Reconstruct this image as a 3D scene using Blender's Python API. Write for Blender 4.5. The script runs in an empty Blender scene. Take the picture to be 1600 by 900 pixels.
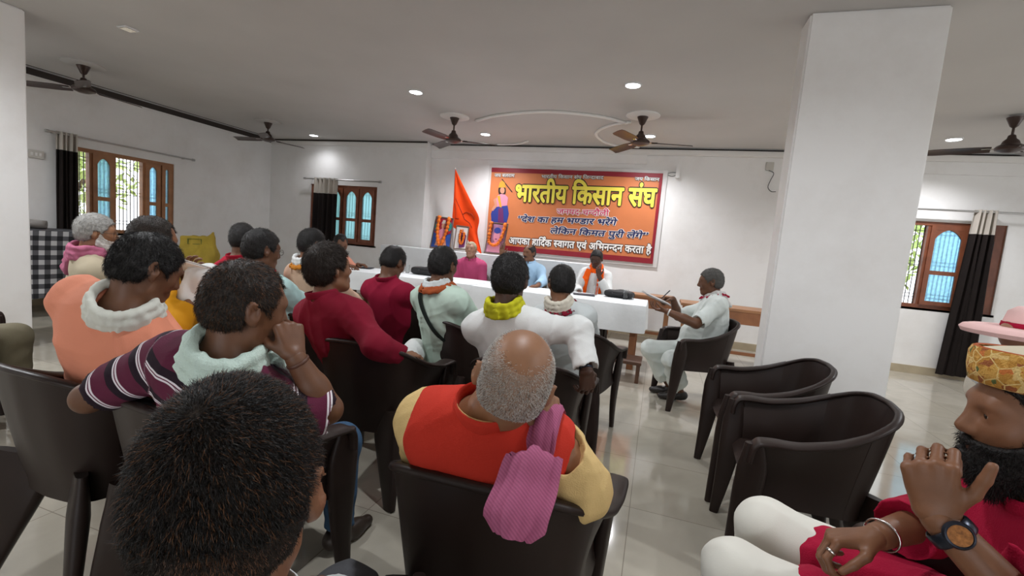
import bpy, bmesh, math, random
import numpy as np
from mathutils import Vector, Matrix
random.seed(7)
RNG = np.random.default_rng(11)
PI = math.pi
SC = bpy.context.scene
COL = SC.collection

# ------------------------------------------------------------------ camera
FPX, YAW, PITCH, ROLL, CAMH = 710.0, math.radians(-17.5), math.radians(5.9), math.radians(-4.85), 1.35
def cam_axes():
    cy, sy, cp, sp, cr, sr = math.cos(YAW), math.sin(YAW), math.cos(PITCH), math.sin(PITCH), math.cos(ROLL), math.sin(ROLL)
    f = np.array([sy*cp, cy*cp, -sp]); r = np.array([cy, -sy, 0.0]); d = np.cross(f, r)
    return np.stack([cr*r+sr*d, -sr*r+cr*d, f])
CAMX = cam_axes()
cam_data = bpy.data.cameras.new('camera'); cam = bpy.data.objects.new('camera', cam_data); COL.objects.link(cam)
cam_data.sensor_fit = 'HORIZONTAL'; cam_data.sensor_width = 36.0; cam_data.lens = 36.0*FPX/1600.0
cam_data.clip_start = 0.02; cam_data.clip_end = 200
_r, _d, _f = [Vector(v) for v in CAMX]
cam.matrix_world = Matrix(((_r.x, -_d.x, -_f.x, 0), (_r.y, -_d.y, -_f.y, 0), (_r.z, -_d.z, -_f.z, CAMH), (0, 0, 0, 1)))
SC.camera = cam
def atd(x, y, dep):
    d = np.array([x-800, y-450, FPX]) @ CAMX / FPX
    return d*dep + np.array([0, 0, CAMH])
def onz(x, y, z):
    d = np.array([x-800, y-450, FPX]) @ CAMX
    return d*((z-CAMH)/d[2]) + np.array([0, 0, CAMH])
def ony(x, y, Y):
    d = np.array([x-800, y-450, FPX]) @ CAMX
    return d*(Y/d[1]) + np.array([0, 0, CAMH])

# ------------------------------------------------------------------ light and exposure
SC.view_settings.view_transform = 'Standard'; SC.view_settings.look = 'None'
SC.view_settings.exposure = 0.27; SC.view_settings.gamma = 1.0; SC.view_settings.use_curve_mapping = False
SC.display_settings.display_device = 'sRGB'
WORLD_COL, WORLD_STR = (0.93, 0.96, 1.0), 2.3
LAMP_W = 26.0
world = bpy.data.worlds.new('sky'); SC.world = world; world.use_nodes = True
world.node_tree.nodes['Background'].inputs[0].default_value = (*WORLD_COL, 1)
world.node_tree.nodes['Background'].inputs[1].default_value = WORLD_STR
SC.cycles.max_bounces = 8; SC.cycles.diffuse_bounces = 4; SC.cycles.glossy_bounces = 3; SC.cycles.transmission_bounces = 4
SC.cycles.transparent_max_bounces = 6; SC.cycles.caustics_reflective = False; SC.cycles.caustics_refractive = False
SC.cycles.sample_clamp_indirect = 4.0
SC.cycles.use_denoising = True

# ------------------------------------------------------------------ materials
def s2l(c):
    return tuple((v/12.92 if v <= .04045 else ((v+.055)/1.055)**2.4) for v in c)
def hexc(h):
    return s2l(tuple(int(h[i:i+2], 16)/255 for i in (0, 2, 4)))
def mat(name, col, rough=.6, metal=0., noise=0., nscale=8., bump=0., bscale=60., spec=.5, sss=0., emit=None, estr=0., trans=0., coat=0., alpha=1.):
    m = bpy.data.materials.new(name); m.use_nodes = True
    nt = m.node_tree; b = nt.nodes['Principled BSDF']
    b.inputs['Base Color'].default_value = (*col, 1); b.inputs['Roughness'].default_value = rough
    b.inputs['Metallic'].default_value = metal; b.inputs['Specular IOR Level'].default_value = spec
    b.inputs['Transmission Weight'].default_value = trans; b.inputs['Coat Weight'].default_value = coat
    b.inputs['Alpha'].default_value = alpha
    if sss:
        b.inputs['Subsurface Weight'].default_value = sss; b.inputs['Subsurface Radius'].default_value = (.012, .005, .003)
        b.inputs['Subsurface Scale'].default_value = 1.0
    if emit:
        b.inputs['Emission Color'].default_value = (*emit, 1); b.inputs['Emission Strength'].default_value = estr
    if noise or bump:
        tc = nt.nodes.new('ShaderNodeTexCoord')
    if noise:
        n = nt.nodes.new('ShaderNodeTexNoise'); n.inputs['Scale'].default_value = nscale; n.inputs['Detail'].default_value = 5
        nt.links.new(tc.outputs['Object'], n.inputs['Vector'])
        mr = nt.nodes.new('ShaderNodeMapRange'); mr.inputs[1].default_value = .25; mr.inputs[2].default_value = .75
        mr.inputs[3].default_value = 1-noise; mr.inputs[4].default_value = 1+noise
        nt.links.new(n.outputs['Fac'], mr.inputs[0])
        mx = nt.nodes.new('ShaderNodeVectorMath'); mx.operation = 'MULTIPLY'; mx.inputs[0].default_value = col
        nt.links.new(mr.outputs[0], mx.inputs[1]); nt.links.new(mx.outputs[0], b.inputs['Base Color'])
    if bump:
        n2 = nt.nodes.new('ShaderNodeTexNoise'); n2.inputs['Scale'].default_value = bscale; n2.inputs['Detail'].default_value = 3
        nt.links.new(tc.outputs['Object'], n2.inputs['Vector'])
        bp = nt.nodes.new('ShaderNodeBump'); bp.inputs['Strength'].default_value = bump; bp.inputs['Distance'].default_value = .01
        nt.links.new(n2.outputs['Fac'], bp.inputs['Height']); nt.links.new(bp.outputs[0], b.inputs['Normal'])
    return m
def emission(name, col, s):
    m = bpy.data.materials.new(name); m.use_nodes = True; nt = m.node_tree
    b = nt.nodes['Principled BSDF']; b.inputs['Base Color'].default_value = (.8, .8, .8, 1)
    b.inputs['Emission Color'].default_value = (*col, 1); b.inputs['Emission Strength'].default_value = s
    return m

# ------------------------------------------------------------------ mesh helpers
def tag(o, label=None, cat=None, group=None, kind=None):
    if label: o['label'] = label
    if cat: o['category'] = cat
    if group: o['group'] = group
    if kind: o['kind'] = kind
    return o
def empty(name, loc, rz=0.):
    o = bpy.data.objects.new(name, None); COL.objects.link(o)
    o.location = loc; o.rotation_euler = (0, 0, rz); o.empty_display_size = .05
    return o
class MB:
    """collects vertices and faces of one mesh"""
    def __init__(s): s.v = []; s.f = []; s.mi = []; s.n = 0
    def add(s, v, f, mi=0):
        v = np.asarray(v, float); s.v.append(v)
        s.f += [tuple(int(i)+s.n for i in q) for q in f]; s.mi += [mi]*len(f); s.n += len(v)
        return s
    def box(s, a, b, mi=0, bev=0., M=None):
        a = np.minimum(a, b).astype(float) if False else np.array(a, float); b = np.array(b, float)
        lo, hi = np.minimum(a, b), np.maximum(a, b)
        if bev <= 0:
            v = [(x, y, z) for z in (lo[2], hi[2]) for y in (lo[1], hi[1]) for x in (lo[0], hi[0])]
            f = [(0, 2, 3, 1), (4, 5, 7, 6), (0, 1, 5, 4), (2, 6, 7, 3), (0, 4, 6, 2), (1, 3, 7, 5)]
        else:
            bm = bmesh.new(); bmesh.ops.create_cube(bm, size=1)
            bmesh.ops.scale(bm, vec=hi-lo, verts=bm.verts); bmesh.ops.translate(bm, vec=(lo+hi)/2, verts=bm.verts)
            bmesh.ops.bevel(bm, geom=bm.edges[:], offset=min(bev, .49*float((hi-lo).min())), segments=2, affect='EDGES')
            bm.verts.index_update(); v = [tuple(q.co) for q in bm.verts]; f = [tuple(q.index for q in p.verts) for p in bm.faces]; bm.free()
        v = np.array(v, float)
        if M is not None: v = v @ np.array(M)[:3, :3].T + np.array(M)[:3, 3]
        return s.add(v, f, mi)
    def sweep(s, pts, wid, thk, side=None, m=12, pw=2.4, mi=0, cap=True):
        """superellipse section of half width wid along 'side' and half thickness thk, swept along pts"""
        P = np.asarray(pts, float); n = len(P)
        W = np.broadcast_to(np.asarray(wid, float), (n,)); T = np.broadcast_to(np.asarray(thk, float), (n,))
        t = np.gradient(P, axis=0); t /= np.linalg.norm(t, axis=1)[:, None]+1e-12
        if side is None:
            up = np.array([0, 0, 1.0]); S = np.cross(t, up)
            bad = np.linalg.norm(S, axis=1) < .2; S[bad] = np.cross(t[bad], np.array([0, 1.0, 0]))
            if n > 1:
                for i in range(1, n):
                    if S[i] @ S[i-1] < 0: S[i] *= -1
        else:
            S = np.broadcast_to(np.asarray(side, float), (n, 3)).copy()
        S = S-(S*t).sum(1)[:, None]*t; S /= np.linalg.norm(S, axis=1)[:, None]+1e-12
        N = np.cross(t, S)
        a = np.arange(m)/m*2*PI; ca, sa = np.cos(a), np.sin(a)
        ex = 2/pw; cx = np.sign(ca)*np.abs(ca)**ex; sx = np.sign(sa)*np.abs(sa)**ex
        V = P[:, None]+S[:, None]*(W[:, None]*cx)[..., None]+N[:, None]*(T[:, None]*sx)[..., None]
        f = [(i*m+j, i*m+(j+1) % m, (i+1)*m+(j+1) % m, (i+1)*m+j) for i in range(n-1) for j in range(m)]
        if cap: f += [tuple(range(m-1, -1, -1)), tuple((n-1)*m+j for j in range(m))]
        return s.add(V.reshape(-1, 3), f, mi)
    def tube(s, pts, r, m=8, mi=0): return s.sweep(pts, r, r, None, m, 2., mi)
    def lathe(s, prof, c=(0, 0, 0), m=24, mi=0, M=None):
        prof = np.array(prof, float); n = len(prof); a = np.arange(m)/m*2*PI
        V = np.stack([prof[:, None, 0]*np.cos(a), prof[:, None, 0]*np.sin(a), np.repeat(prof[:, 1:2], m, 1)], -1).reshape(-1, 3)
        if M is not None: V = V @ np.array(M)[:3, :3].T
        V = V+np.array(c)
        f = [(i*m+j, i*m+(j+1) % m, (i+1)*m+(j+1) % m, (i+1)*m+j) for i in range(n-1) for j in range(m)]
        f += [tuple(range(m-1, -1, -1)), tuple((n-1)*m+j for j in range(m))]
        return s.add(V, f, mi)
    def sheet(s, G, thick, mi=0, closed_u=False):
        """solid sheet from a grid of points G[nu,nv,3], thickness along the normal (both ways)"""
        G = np.asarray(G, float); nu, nv = G.shape[:2]
        du = np.gradient(G, axis=0); dv = np.gradient(G, axis=1)
        N = np.cross(du, dv); N /= np.linalg.norm(N, axis=2)[..., None]+1e-12
        th = np.broadcast_to(np.asarray(thick, float), (nu, nv))[..., None]
        A = (G+N*th/2).reshape(-1, 3); B = (G-N*th/2).reshape(-1, 3); k = nu*nv
        f = []
        for i in range(nu-1):
            for j in range(nv-1):
                q = (i*nv+j, (i+1)*nv+j, (i+1)*nv+j+1, i*nv+j+1)
                f.append(q); f.append(tuple(k+x for x in q[::-1]))
        for i in range(nu-1):
            for j in (0, nv-1):
                a, b = i*nv+j, (i+1)*nv+j
                q = (a, a+k, b+k, b); f.append(q if j == 0 else q[::-1])
        for j in range(nv-1):
            for i in (0, nu-1):
                a, b = i*nv+j, i*nv+j+1
                q = (a, b, b+k, a+k); f.append(q if i == 0 else q[::-1])
        return s.add(np.vstack([A, B]), f, mi)
    def poly(s, pts, thick_vec, mi=0):
        P = np.array(pts, float); n = len(P); Q = P+np.array(thick_vec)
        f = [tuple(range(n)), tuple(range(2*n-1, n-1, -1))]+[(i, i+n, (i+1) % n+n, (i+1) % n) for i in range(n)]
        return s.add(np.vstack([P, Q]), f, mi)
    def build(s, name, mats, parent=None, smooth=False, angle=None, loc=None):
        V = np.vstack(s.v) if s.v else np.zeros((0, 3))
        if loc is not None: V = V-np.array(loc)
        me = bpy.data.meshes.new(name); me.from_pydata(V.tolist(), [], s.f)
        mats = mats if isinstance(mats, (list, tuple)) else [mats]
        for m_ in mats: me.materials.append(m_)
        if len(mats) > 1: me.polygons.foreach_set('material_index', s.mi)
        bm = bmesh.new(); bm.from_mesh(me); bmesh.ops.recalc_face_normals(bm, faces=bm.faces); bm.to_mesh(me); bm.free()
        if smooth:
            me.polygons.foreach_set('use_smooth', [True]*len(me.polygons))
            if angle is not None: me.set_sharp_from_angle(angle=math.radians(angle))
        me.update()
        o = bpy.data.objects.new(name, me); COL.objects.link(o)
        if loc is not None: o.location = loc
        if parent is not None: o.parent = parent
        return o
def copy_tree(o, parent=None):
    c = o.copy(); COL.objects.link(c)
    if parent is not None: c.parent = parent
    for ch in list(o.children): copy_tree(ch, c)
    return c
def smoothpath(pts, n):
    """Catmull-Rom resample"""
    P = np.asarray(pts, float); P = np.vstack([2*P[0]-P[1], P, 2*P[-1]-P[-2]]); k = len(P)-3
    out = []
    for u in np.linspace(0, k-1e-9, n):
        i = int(u); t = u-i; p0, p1, p2, p3 = P[i:i+4]
        out.append(.5*((2*p1)+(-p0+p2)*t+(2*p0-5*p1+4*p2-p3)*t*t+(-p0+3*p1-3*p2+p3)*t**3))
    return np.array(out)
# ================================================================== the room
XL, YB, ZC, ZT = -7.63, 7.58, 2.97, 3.30
XR, YF = 6.2, -2.2
def wall_mat():
    m = mat('painted_wall', (.80, .785, .765), .55, bump=.06, bscale=25)
    nt = m.node_tree; b = nt.nodes['Principled BSDF']
    tc = nt.nodes.new('ShaderNodeTexCoord')
    n = nt.nodes.new('ShaderNodeTexNoise'); n.inputs['Scale'].default_value = 1.1; n.inputs['Detail'].default_value = 7; n.inputs['Roughness'].default_value = .65
    nt.links.new(tc.outputs['Object'], n.inputs['Vector'])
    r = nt.nodes.new('ShaderNodeValToRGB')
    r.color_ramp.elements[0].position = .32; r.color_ramp.elements[0].color = (.79, .77, .745, 1)
    r.color_ramp.elements[1].position = .55; r.color_ramp.elements[1].color = (.87, .86, .845, 1)
    nt.links.new(n.outputs['Fac'], r.inputs['Fac']); nt.links.new(r.outputs[0], b.inputs['Base Color'])
    return m
def tile_mat():
    m = mat('floor_tile', (.6, .55, .48), .09, spec=.55); nt = m.node_tree; b = nt.nodes['Principled BSDF']
    tc = nt.nodes.new('ShaderNodeTexCoord')
    br = nt.nodes.new('ShaderNodeTexBrick'); br.offset = 0; br.inputs['Scale'].default_value = 1
    br.inputs['Brick Width'].default_value = .6; br.inputs['Row Height'].default_value = .6
    br.inputs['Mortar Size'].default_value = .0022; br.inputs['Mortar Smooth'].default_value = .2
    br.inputs['Color1'].default_value = (.44, .405, .335, 1); br.inputs['Color2'].default_value = (.41, .375, .305, 1)
    br.inputs['Mortar'].default_value = (.24, .21, .17, 1)
    nt.links.new(tc.outputs['Object'], br.inputs['Vector'])
    n = nt.nodes.new('ShaderNodeTexNoise'); n.inputs['Scale'].default_value = 2.2; n.inputs['Detail'].default_value = 8; n.inputs['Distortion'].default_value = 1.2
    nt.links.new(tc.outputs['Object'], n.inputs['Vector'])
    mr = nt.nodes.new('ShaderNodeMapRange'); mr.inputs[1].default_value = .3; mr.inputs[2].default_value = .7; mr.inputs[3].default_value = .86; mr.inputs[4].default_value = 1.08
    nt.links.new(n.outputs['Fac'], mr.inputs[0])
    vm = nt.nodes.new('ShaderNodeVectorMath'); vm.operation = 'MULTIPLY'
    nt.links.new(br.outputs['Color'], vm.inputs[0]); nt.links.new(mr.outputs[0], vm.inputs[1]); nt.links.new(vm.outputs[0], b.inputs['Base Color'])
    return m
M_WALL = wall_mat(); M_CEIL = mat('ceiling_paint', (.57, .55, .53), .7, noise=.05, nscale=1.3)
M_CEILRING = mat('ceiling_moulding_paint', (.82, .80, .77), .6); M_FLOOR = tile_mat()
M_BASE = mat('skirting_tile', (.42, .35, .24), .3, noise=.15, nscale=5)
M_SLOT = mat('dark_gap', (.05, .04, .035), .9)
M_TIMBER = mat('window_timber', (.20, .062, .028), .45, noise=.25, nscale=9)
M_TIMBER_LIT = mat('window_timber_lit', (.36, .17, .08), .45, noise=.2, nscale=9)  # same timber at the left window, daylight put into a lighter colour
M_GRILL = mat('grill_steel', (.07, .07, .075), .4, metal=.6)
M_GLASS = mat('tinted_blue_glass', (.32, .68, .95), .3, trans=.8, noise=.3, nscale=30, spec=.5)
M_GLASS2 = mat('green_blue_glass', (.35, .72, .80), .3, trans=.7, spec=.5)
M_STEEL = mat('brushed_steel', (.55, .54, .53), .3, metal=1.)
def wall_with_holes(name, axis, pos, thick, a0, a1, z0, z1, holes, m):
    """wall slab normal to axis ('x' or 'y') at pos growing by thick; holes (a0,a1,z0,z1)"""
    A = sorted({a0, a1, *[h[0] for h in holes], *[h[1] for h in holes]}); Z = sorted({z0, z1, *[h[2] for h in holes], *[h[3] for h in holes]})
    mb = MB()
    for i in range(len(A)-1):
        for j in range(len(Z)-1):
            ca, cz = (A[i]+A[i+1])/2, (Z[j]+Z[j+1])/2
            if any(h[0] < ca < h[1] and h[2] < cz < h[3] for h in holes): continue
            if axis == 'x': mb.box((pos, A[i], Z[j]), (pos+thick, A[i+1], Z[j+1]))
            else: mb.box((A[i], pos, Z[j]), (A[i+1], pos+thick, Z[j+1]))
    o = mb.build(name, m)
    bm = bmesh.new(); bm.from_mesh(o.data); bmesh.ops.remove_doubles(bm, verts=bm.verts, dist=1e-4)
    seen = {}
    for f in bm.faces: seen.setdefault(tuple(sorted(v.index for v in f.verts)), []).append(f)
    bmesh.ops.delete(bm, geom=[f for q in seen.values() if len(q) > 1 for f in q], context='FACES_ONLY')
    bm.to_mesh(o.data); bm.free()
    return tag(o, kind='structure')
def struct(o): return tag(o, kind='structure')
WZ0, WZ1 = 0.97, 2.12
WL = (4.04, 5.46); WB = (-6.62, -5.11); WR = (2.62, 4.22)
struct(MB().box((XL-.2, YF-.5, -.1), (XR+.3, YB+.2, 0)).build('floor', M_FLOOR))
wall_with_holes('wall_left', 'x', XL, -.22, YF, YB+.22, 0, ZT, [(WL[0], WL[1], WZ0, WZ1)], M_WALL)
# back wall: the left run stands 20 cm proud of the right run
YBL = 7.38; XJ = -4.12
wall_with_holes('wall_back', 'y', YB, .22, XJ-.02, XR, 0, ZT, [(WR[0], WR[1], WZ0-.06, WZ1-.04)], M_WALL)
wall_with_holes('wall_back_left', 'y', YBL, .42, XL, XJ, 0, ZT, [(WB[0], WB[1], WZ0+.06, WZ1+.01)], M_WALL)
wall_with_holes('wall_right', 'x', XR, .2, YF, YB+.22, 0, ZT, [(-1.6, .6, .9, 2.6), (1.4, 3.4, .9, 2.4), (4.2, 6.2, .9, 2.4)], M_WALL)
wall_with_holes('wall_front', 'y', YF, -.2, XL-.2, XR+.2, 0, ZT, [(-5.4, -4.2, .9, 2.2), (-1.6, .4, 0, 2.3), (3.0, 4.4, .9, 2.2)], M_WALL)  # unseen rear wall, added to cut sky light from behind
# false ceiling ends short of the walls, leaving a gap with shade painted in
struct(MB().box((XL+.13, YF-.3, ZC), (XR, YB-.09, ZC+.05)).build('ceiling', M_CEIL))
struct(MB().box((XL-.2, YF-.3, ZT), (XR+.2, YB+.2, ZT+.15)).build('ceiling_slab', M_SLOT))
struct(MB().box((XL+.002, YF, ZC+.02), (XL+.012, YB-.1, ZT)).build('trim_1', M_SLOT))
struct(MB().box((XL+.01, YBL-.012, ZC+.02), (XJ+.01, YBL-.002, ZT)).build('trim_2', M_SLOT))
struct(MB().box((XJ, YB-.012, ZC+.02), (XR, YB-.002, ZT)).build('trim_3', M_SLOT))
# cornice band and beam under it on the back wall
struct(MB().box((XJ, YB-.085, 2.86), (XR, YB, 2.94), bev=.012).build('trim_4', M_CEILRING))
struct(MB().box((XL, YBL-.03, 2.86), (XJ, YBL, 2.94), bev=.012).build('trim_5', M_CEILRING))
struct(MB().box((XJ, YB-.05, 2.72), (-.35, YB, 2.86), bev=.006).box((1.9, YB-.05, 2.70), (XR, YB, 2.86), bev=.006).build('trim_6', M_WALL))
struct(MB().box((XL, YF, 2.84), (XL+.02, YBL, 2.92), bev=.006).build('trim_7', M_WALL))
struct(MB().box((.1, YB-.07, 2.52), (.16, YB, 2.70), bev=.004).build('trim_8', M_WALL))
# skirting
struct(MB().box((XJ, YB-.014, 0), (XR, YB, .11)).build('baseboard_back', M_BASE))
struct(MB().box((XL, YBL-.014, 0), (XJ, YBL, .11)).build('baseboard_back_left', M_BASE))
struct(MB().box((XL, YF, 0), (XL+.014, YBL, .11)).build('baseboard_left', M_BASE))
struct(MB().box((XL, YF, 2.885), (XL+.022, YBL, 2.965)).build('trim_21', M_SLOT)); struct(MB().box((XL, YBL-.02, 2.945), (XJ, YBL, 2.97)).box((XJ, YB-.02, 2.945), (XR, YB, 2.97)).build('trim_22', M_SLOT))  # dark strips, widening the painted dark line of the ceiling gap
# pillars
PX0, PX1, PY0, PY1 = .755, 1.50, 3.5, 3.72
struct(MB().box((PX0, PY0, 0), (PX1, PY1, ZC), bev=.012).build('pillar_right', M_WALL))
struct(MB().box((-6.2, 2.05, 0), (-5.42, 2.6, ZC), bev=.012).build('pillar_left', M_WALL))
# raised curved mouldings on the ceiling
def ring(name, pts, w):
    p = smoothpath([(x, y, ZC-.012) for x, y in pts], 40)
    struct(MB().sweep(p, w, .016, None, 8, 3.).build(name, M_CEILRING, smooth=True))
ring('trim_9', [(-2.6, 5.98), (-2.28, 5.77), (-1.98, 5.66), (-1.62, 5.58), (-1.31, 5.61), (-1.01, 5.72), (-.79, 5.86), (-.58, 6.09)], .03)
ring('trim_10', [(-2.82, 7.44), (-2.58, 7.42), (-2.36, 7.32), (-2.2, 7.15)], .022)
ring('trim_11', [(-.53, 6.03), (-.79, 6.18), (-.99, 6.48), (-1.05, 6.77), (-.98, 7.16), (-.81, 7.38), (-.48, 7.46)], .022)
for i, (x, y) in enumerate([(-2.86, 5.82), (-.37, 5.78), (-6.39, 6.1), (-6.6, 3.67)]):
    pr = [(.0, 0), (.2, 0), (.2, -.012), (.17, -.022), (.0, -.022)]
    struct(MB().lathe(pr, (x, y, ZC), 32).build('trim_%d' % (12+i), M_CEILRING if i < 2 else M_CEIL, smooth=True, angle=30))
# ---------------------------------------------------------------- windows
def arch_leaf(mbF, glass, a0, a1, z0, z1, zr, P, fr=.055, t=.035):
    """casement leaf in wall coordinates: a along the wall, P maps (a, depth, z) to the room; arched upper pane, square lower pane"""
    def bx(x0, x1, y0, y1):
        q = [P(a, d, z) for a in (x0, x1) for d in (-t/2, t/2) for z in (y0, y1)]
        mbF.box(np.min(q, 0), np.max(q, 0))
    bx(a0, a0+fr, z0, z1); bx(a1-fr, a1, z0, z1); bx(a0+fr, a1-fr, z0, z0+fr); bx(a0+fr, a1-fr, zr-fr/2, zr+fr/2); bx(a0+fr, a1-fr, z1-fr, z1)
    # arch spandrels
    x0, x1, zt = a0+fr, a1-fr, z1-fr; w = x1-x0; h = min(.12, w*.55)
    n = 14; xs = np.linspace(0, 1, n)
    arc = [zt-h*(1-(math.sin(PI*min(1, max(0, (u if u < .5 else 1-u)*2))/2))**.8) for u in xs]
    for i in range(n-1):
        u0, u1 = x0+w*xs[i], x0+w*xs[i+1]
        poly = [P(u0, -t/2+.003, arc[i]), P(u1, -t/2+.003, arc[i+1]), P(u1, -t/2+.003, zt+.002), P(u0, -t/2+.003, zt+.002)]
        mbF.poly(poly, np.array(P(0, t-.006, 0))-np.array(P(0, 0, 0)))
    for (y0, y1) in ((z0+fr, zr-fr/2), (zr+fr/2, zt)):
        q = [P(a, d, z) for a in (x0, x1) for d in (-.003, .003) for z in (y0, y1)]
        glass.box(np.min(q, 0), np.max(q, 0))
def window(name, P, a0, a1, z0, z1, leaves, timber, glass, nbar, dep=.09):
    root_mb = MB()
    def bx(mb, x0, x1, d0, d1, y0, y1):
        q = [P(a, d, z) for a in (x0, x1) for d in (d0, d1) for z in (y0, y1)]; mb.box(np.min(q, 0), np.max(q, 0))
    f = .05
    bx(root_mb, a0, a0+f, 0, dep, z0, z1); bx(root_mb, a1-f, a1, 0, dep, z0, z1); bx(root_mb, a0+f, a1-f, 0, dep, z0, z0+f); bx(root_mb, a0+f, a1-f, 0, dep, z1-f, z1)
    for x in sorted({l[0] for l in leaves} | {l[1] for l in leaves}):
        if a0+.08 < x < a1-.08: bx(root_mb, x-.018, x+.018, .01, dep, z0+f, z1-f)
    w = root_mb.build(name, timber); struct(w)
    for (x0, x1) in leaves:
        fm, gm = MB(), MB(); arch_leaf(fm, gm, x0+.012, x1-.012, z0+f, z1-f, z0+(z1-z0)*.42, P)
        lf = fm.build('casement', timber, w); gm.build('pane', glass, lf)
    g = MB()
    for x in np.linspace(a0+f, a1-f, nbar+2)[1:-1]:
        q0, q1 = np.array(P(x, dep-.01, z0+f)), np.array(P(x, dep-.01, z1-f)); g.tube([q0, q1], .006, 6)
    for fz in (.12, .16, .5, .54, .86, .9):
        z = z0+(z1-z0)*fz; q0, q1 = np.array(P(a0+f, dep-.01, z)), np.array(P(a1-f, dep-.01, z)); g.tube([q0, (q0+q1)/2, q1], .005, 6)
    g.build('window_grill', M_GRILL, w)
    s = MB(); bx(s, a0-.03, a1+.03, -.02, dep, z0-.03, z0); s.build('window_sill', M_CEILRING, w)
    return w
PL = lambda a, d, z: (XL-.02-d, a, z)
PBk = lambda a, d, z: (a, YBL+.02+d, z)
PR = lambda a, d, z: (a, YB+.02+d, z)
window('window_1', PL, WL[0], WL[1], WZ0, WZ1, [(4.06, 4.17), (4.33, 4.62), (5.02, 5.26), (5.26, 5.44)], M_TIMBER_LIT, M_GLASS, 26)
window('window_2', PBk, WB[0], WB[1], WZ0+.06, WZ1+.01, [(-6.58, -6.22), (-6.22, -5.86), (-5.86, -5.50), (-5.50, -5.15)], M_TIMBER, M_GLASS2, 22)
window('window_3', PR, WR[0], WR[1], WZ0-.06, WZ1-.04, [(3.42, 3.84), (3.84, 4.18)], M_TIMBER, M_GLASS, 30)
# ---------------------------------------------------------------- outside: ground and shrubs
M_GROUND = mat('dry_ground', (.42, .36, .27), .9, noise=.3, nscale=2)
M_LEAF = mat('shrub_leaf', (.38, .52, .16), .6, noise=.5, nscale=3); M_LEAF2 = mat('tree_leaf', (.48, .60, .24), .6, noise=.5, nscale=3)
M_BARK = mat('tree_bark', (.16, .11, .07), .9, noise=.3, nscale=8)
M_PALE = mat('outer_plaster', (.7, .68, .64), .8, noise=.1, nscale=2)
struct(MB().box((-30, -15, -.5), (XL-.25, 30, -.4)).box((XL-.25, YB+.25, -.5), (30, 30, -.4)).build('ground_outside', M_GROUND))
def tree(loc, h, r, n, m, label):
    t = empty('tree', loc); tag(t, label, 'tree')
    MB().tube(smoothpath([(0, 0, 0), (.05, .03, h*.4), (-.04, .05, h*.75), (0, 0, h)], 10), .09, 8).tube([(0, .03, h*.5), (r*.5, .2, h*.85)], .04, 6).tube([(0, .03, h*.5), (-r*.4, -.3, h*.9)], .04, 6).build('trunk', M_BARK, t, smooth=True)
    rng = np.random.default_rng(int(abs(loc[0]*100+loc[1]*10))); P = rng.normal(size=(n, 3)); P /= np.linalg.norm(P, axis=1)[:, None]
    P *= (rng.random(n)**.45)[:, None]*np.array([r, r, r*.85]); P += np.array([0, 0, h])
    a = rng.normal(size=(n, 3)); a /= np.linalg.norm(a, axis=1)[:, None]; b = np.cross(a, rng.normal(size=(n, 3))); b /= np.linalg.norm(b, axis=1)[:, None]
    L, W = .11, .045; c = np.cross(a, b)*.012
    V = np.stack([P-a*L, P+b*W+c, P+a*L, P-b*W+c], 1).reshape(-1, 3)
    mb = MB(); mb.add(V, [(4*i, 4*i+1, 4*i+2, 4*i+3) for i in range(n)]); o = mb.build('crown', m, t)
tree((-11.2, 5.6, -.4), 2.6, 1.5, 1500, M_LEAF2, 'leafy green tree seen through the left wall window grill')
tree((-10.6, 11.2, -.4), 2.5, 1.6, 1700, M_LEAF, 'dense green tree outside the back window beside the curtain')
tree((-7.3, 14.2, -.4), 2.4, 1.3, 1400, M_LEAF2, 'pale green tree behind the right casement of the back window')
tree((4.0, 11.6, -.4), 2.2, 1.3, 1400, M_LEAF, 'green tree outside the window near the right edge')
# ================================================================== fans and lights
M_FAN = mat('fan_brown', (.055, .032, .025), .3, metal=.3, noise=.1); M_CHROME = mat('chrome', (.75, .74, .72), .18, metal=1.)
def make_fan(x, y, drop, rot, label):
    f = empty('ceiling_fan', (x, y, ZC-.022 if True else ZC)); tag(f, label, 'ceiling fan', 'ceiling fans of the hall')
    MB().lathe([(.012, -.10), (.03, -.085), (.062, -.01), (.065, 0), (0, 0)], m=20).build('canopy', M_FAN, f, smooth=True, angle=40)
    MB().tube([(0, 0, -.04), (0, 0, -drop+.1)], .011, 10).build('down_rod', M_FAN, f, smooth=True)
    MB().lathe([(0, -drop-.035), (.05, -drop-.033), (.105, -drop-.012), (.115, -drop+.008), (.10, -drop+.028), (.07, -drop+.045), (.06, -drop+.075), (.035, -drop+.10), (.028, -drop+.13), (.012, -drop+.14), (0, -drop+.14)], m=28).build('motor_housing', M_FAN, f, smooth=True, angle=35)
    for k in range(3):
        a = rot+k*2*PI/3; c, s = math.cos(a), math.sin(a)
        xs = np.linspace(.13, .60, 12); G = np.zeros((12, 5, 3))
        for i, r in enumerate(xs):
            w = .045+.022*min(1, (r-.13)/.12); w *= 1 if i < 11 else .8
            for j, q in enumerate(np.linspace(-1, 1, 5)):
                yy = q*w; zz = -drop+.0+.016*q-.02*(r-.13)+.006*(1-q*q)
                G[i, j] = (c*r-s*yy, s*r+c*yy, zz)
        b = MB().sheet(G, .005).build('blade', M_FAN, f, smooth=True, angle=40)
        br = MB().sweep([(c*.08, s*.08, -drop+.002), (c*.14, s*.14, -drop+.006), (c*.2, s*.2, -drop+.004)], [.022, .018, .03], .004, (-s, c, 0), 8, 3.)
        br.build('blade_bracket', M_CHROME, b, smooth=True, angle=40)
    return f
make_fan(-6.6, 3.67, .27, 1.571, 'dark brown ceiling fan nearest the left pillar, blades spread above the left window')
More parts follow.
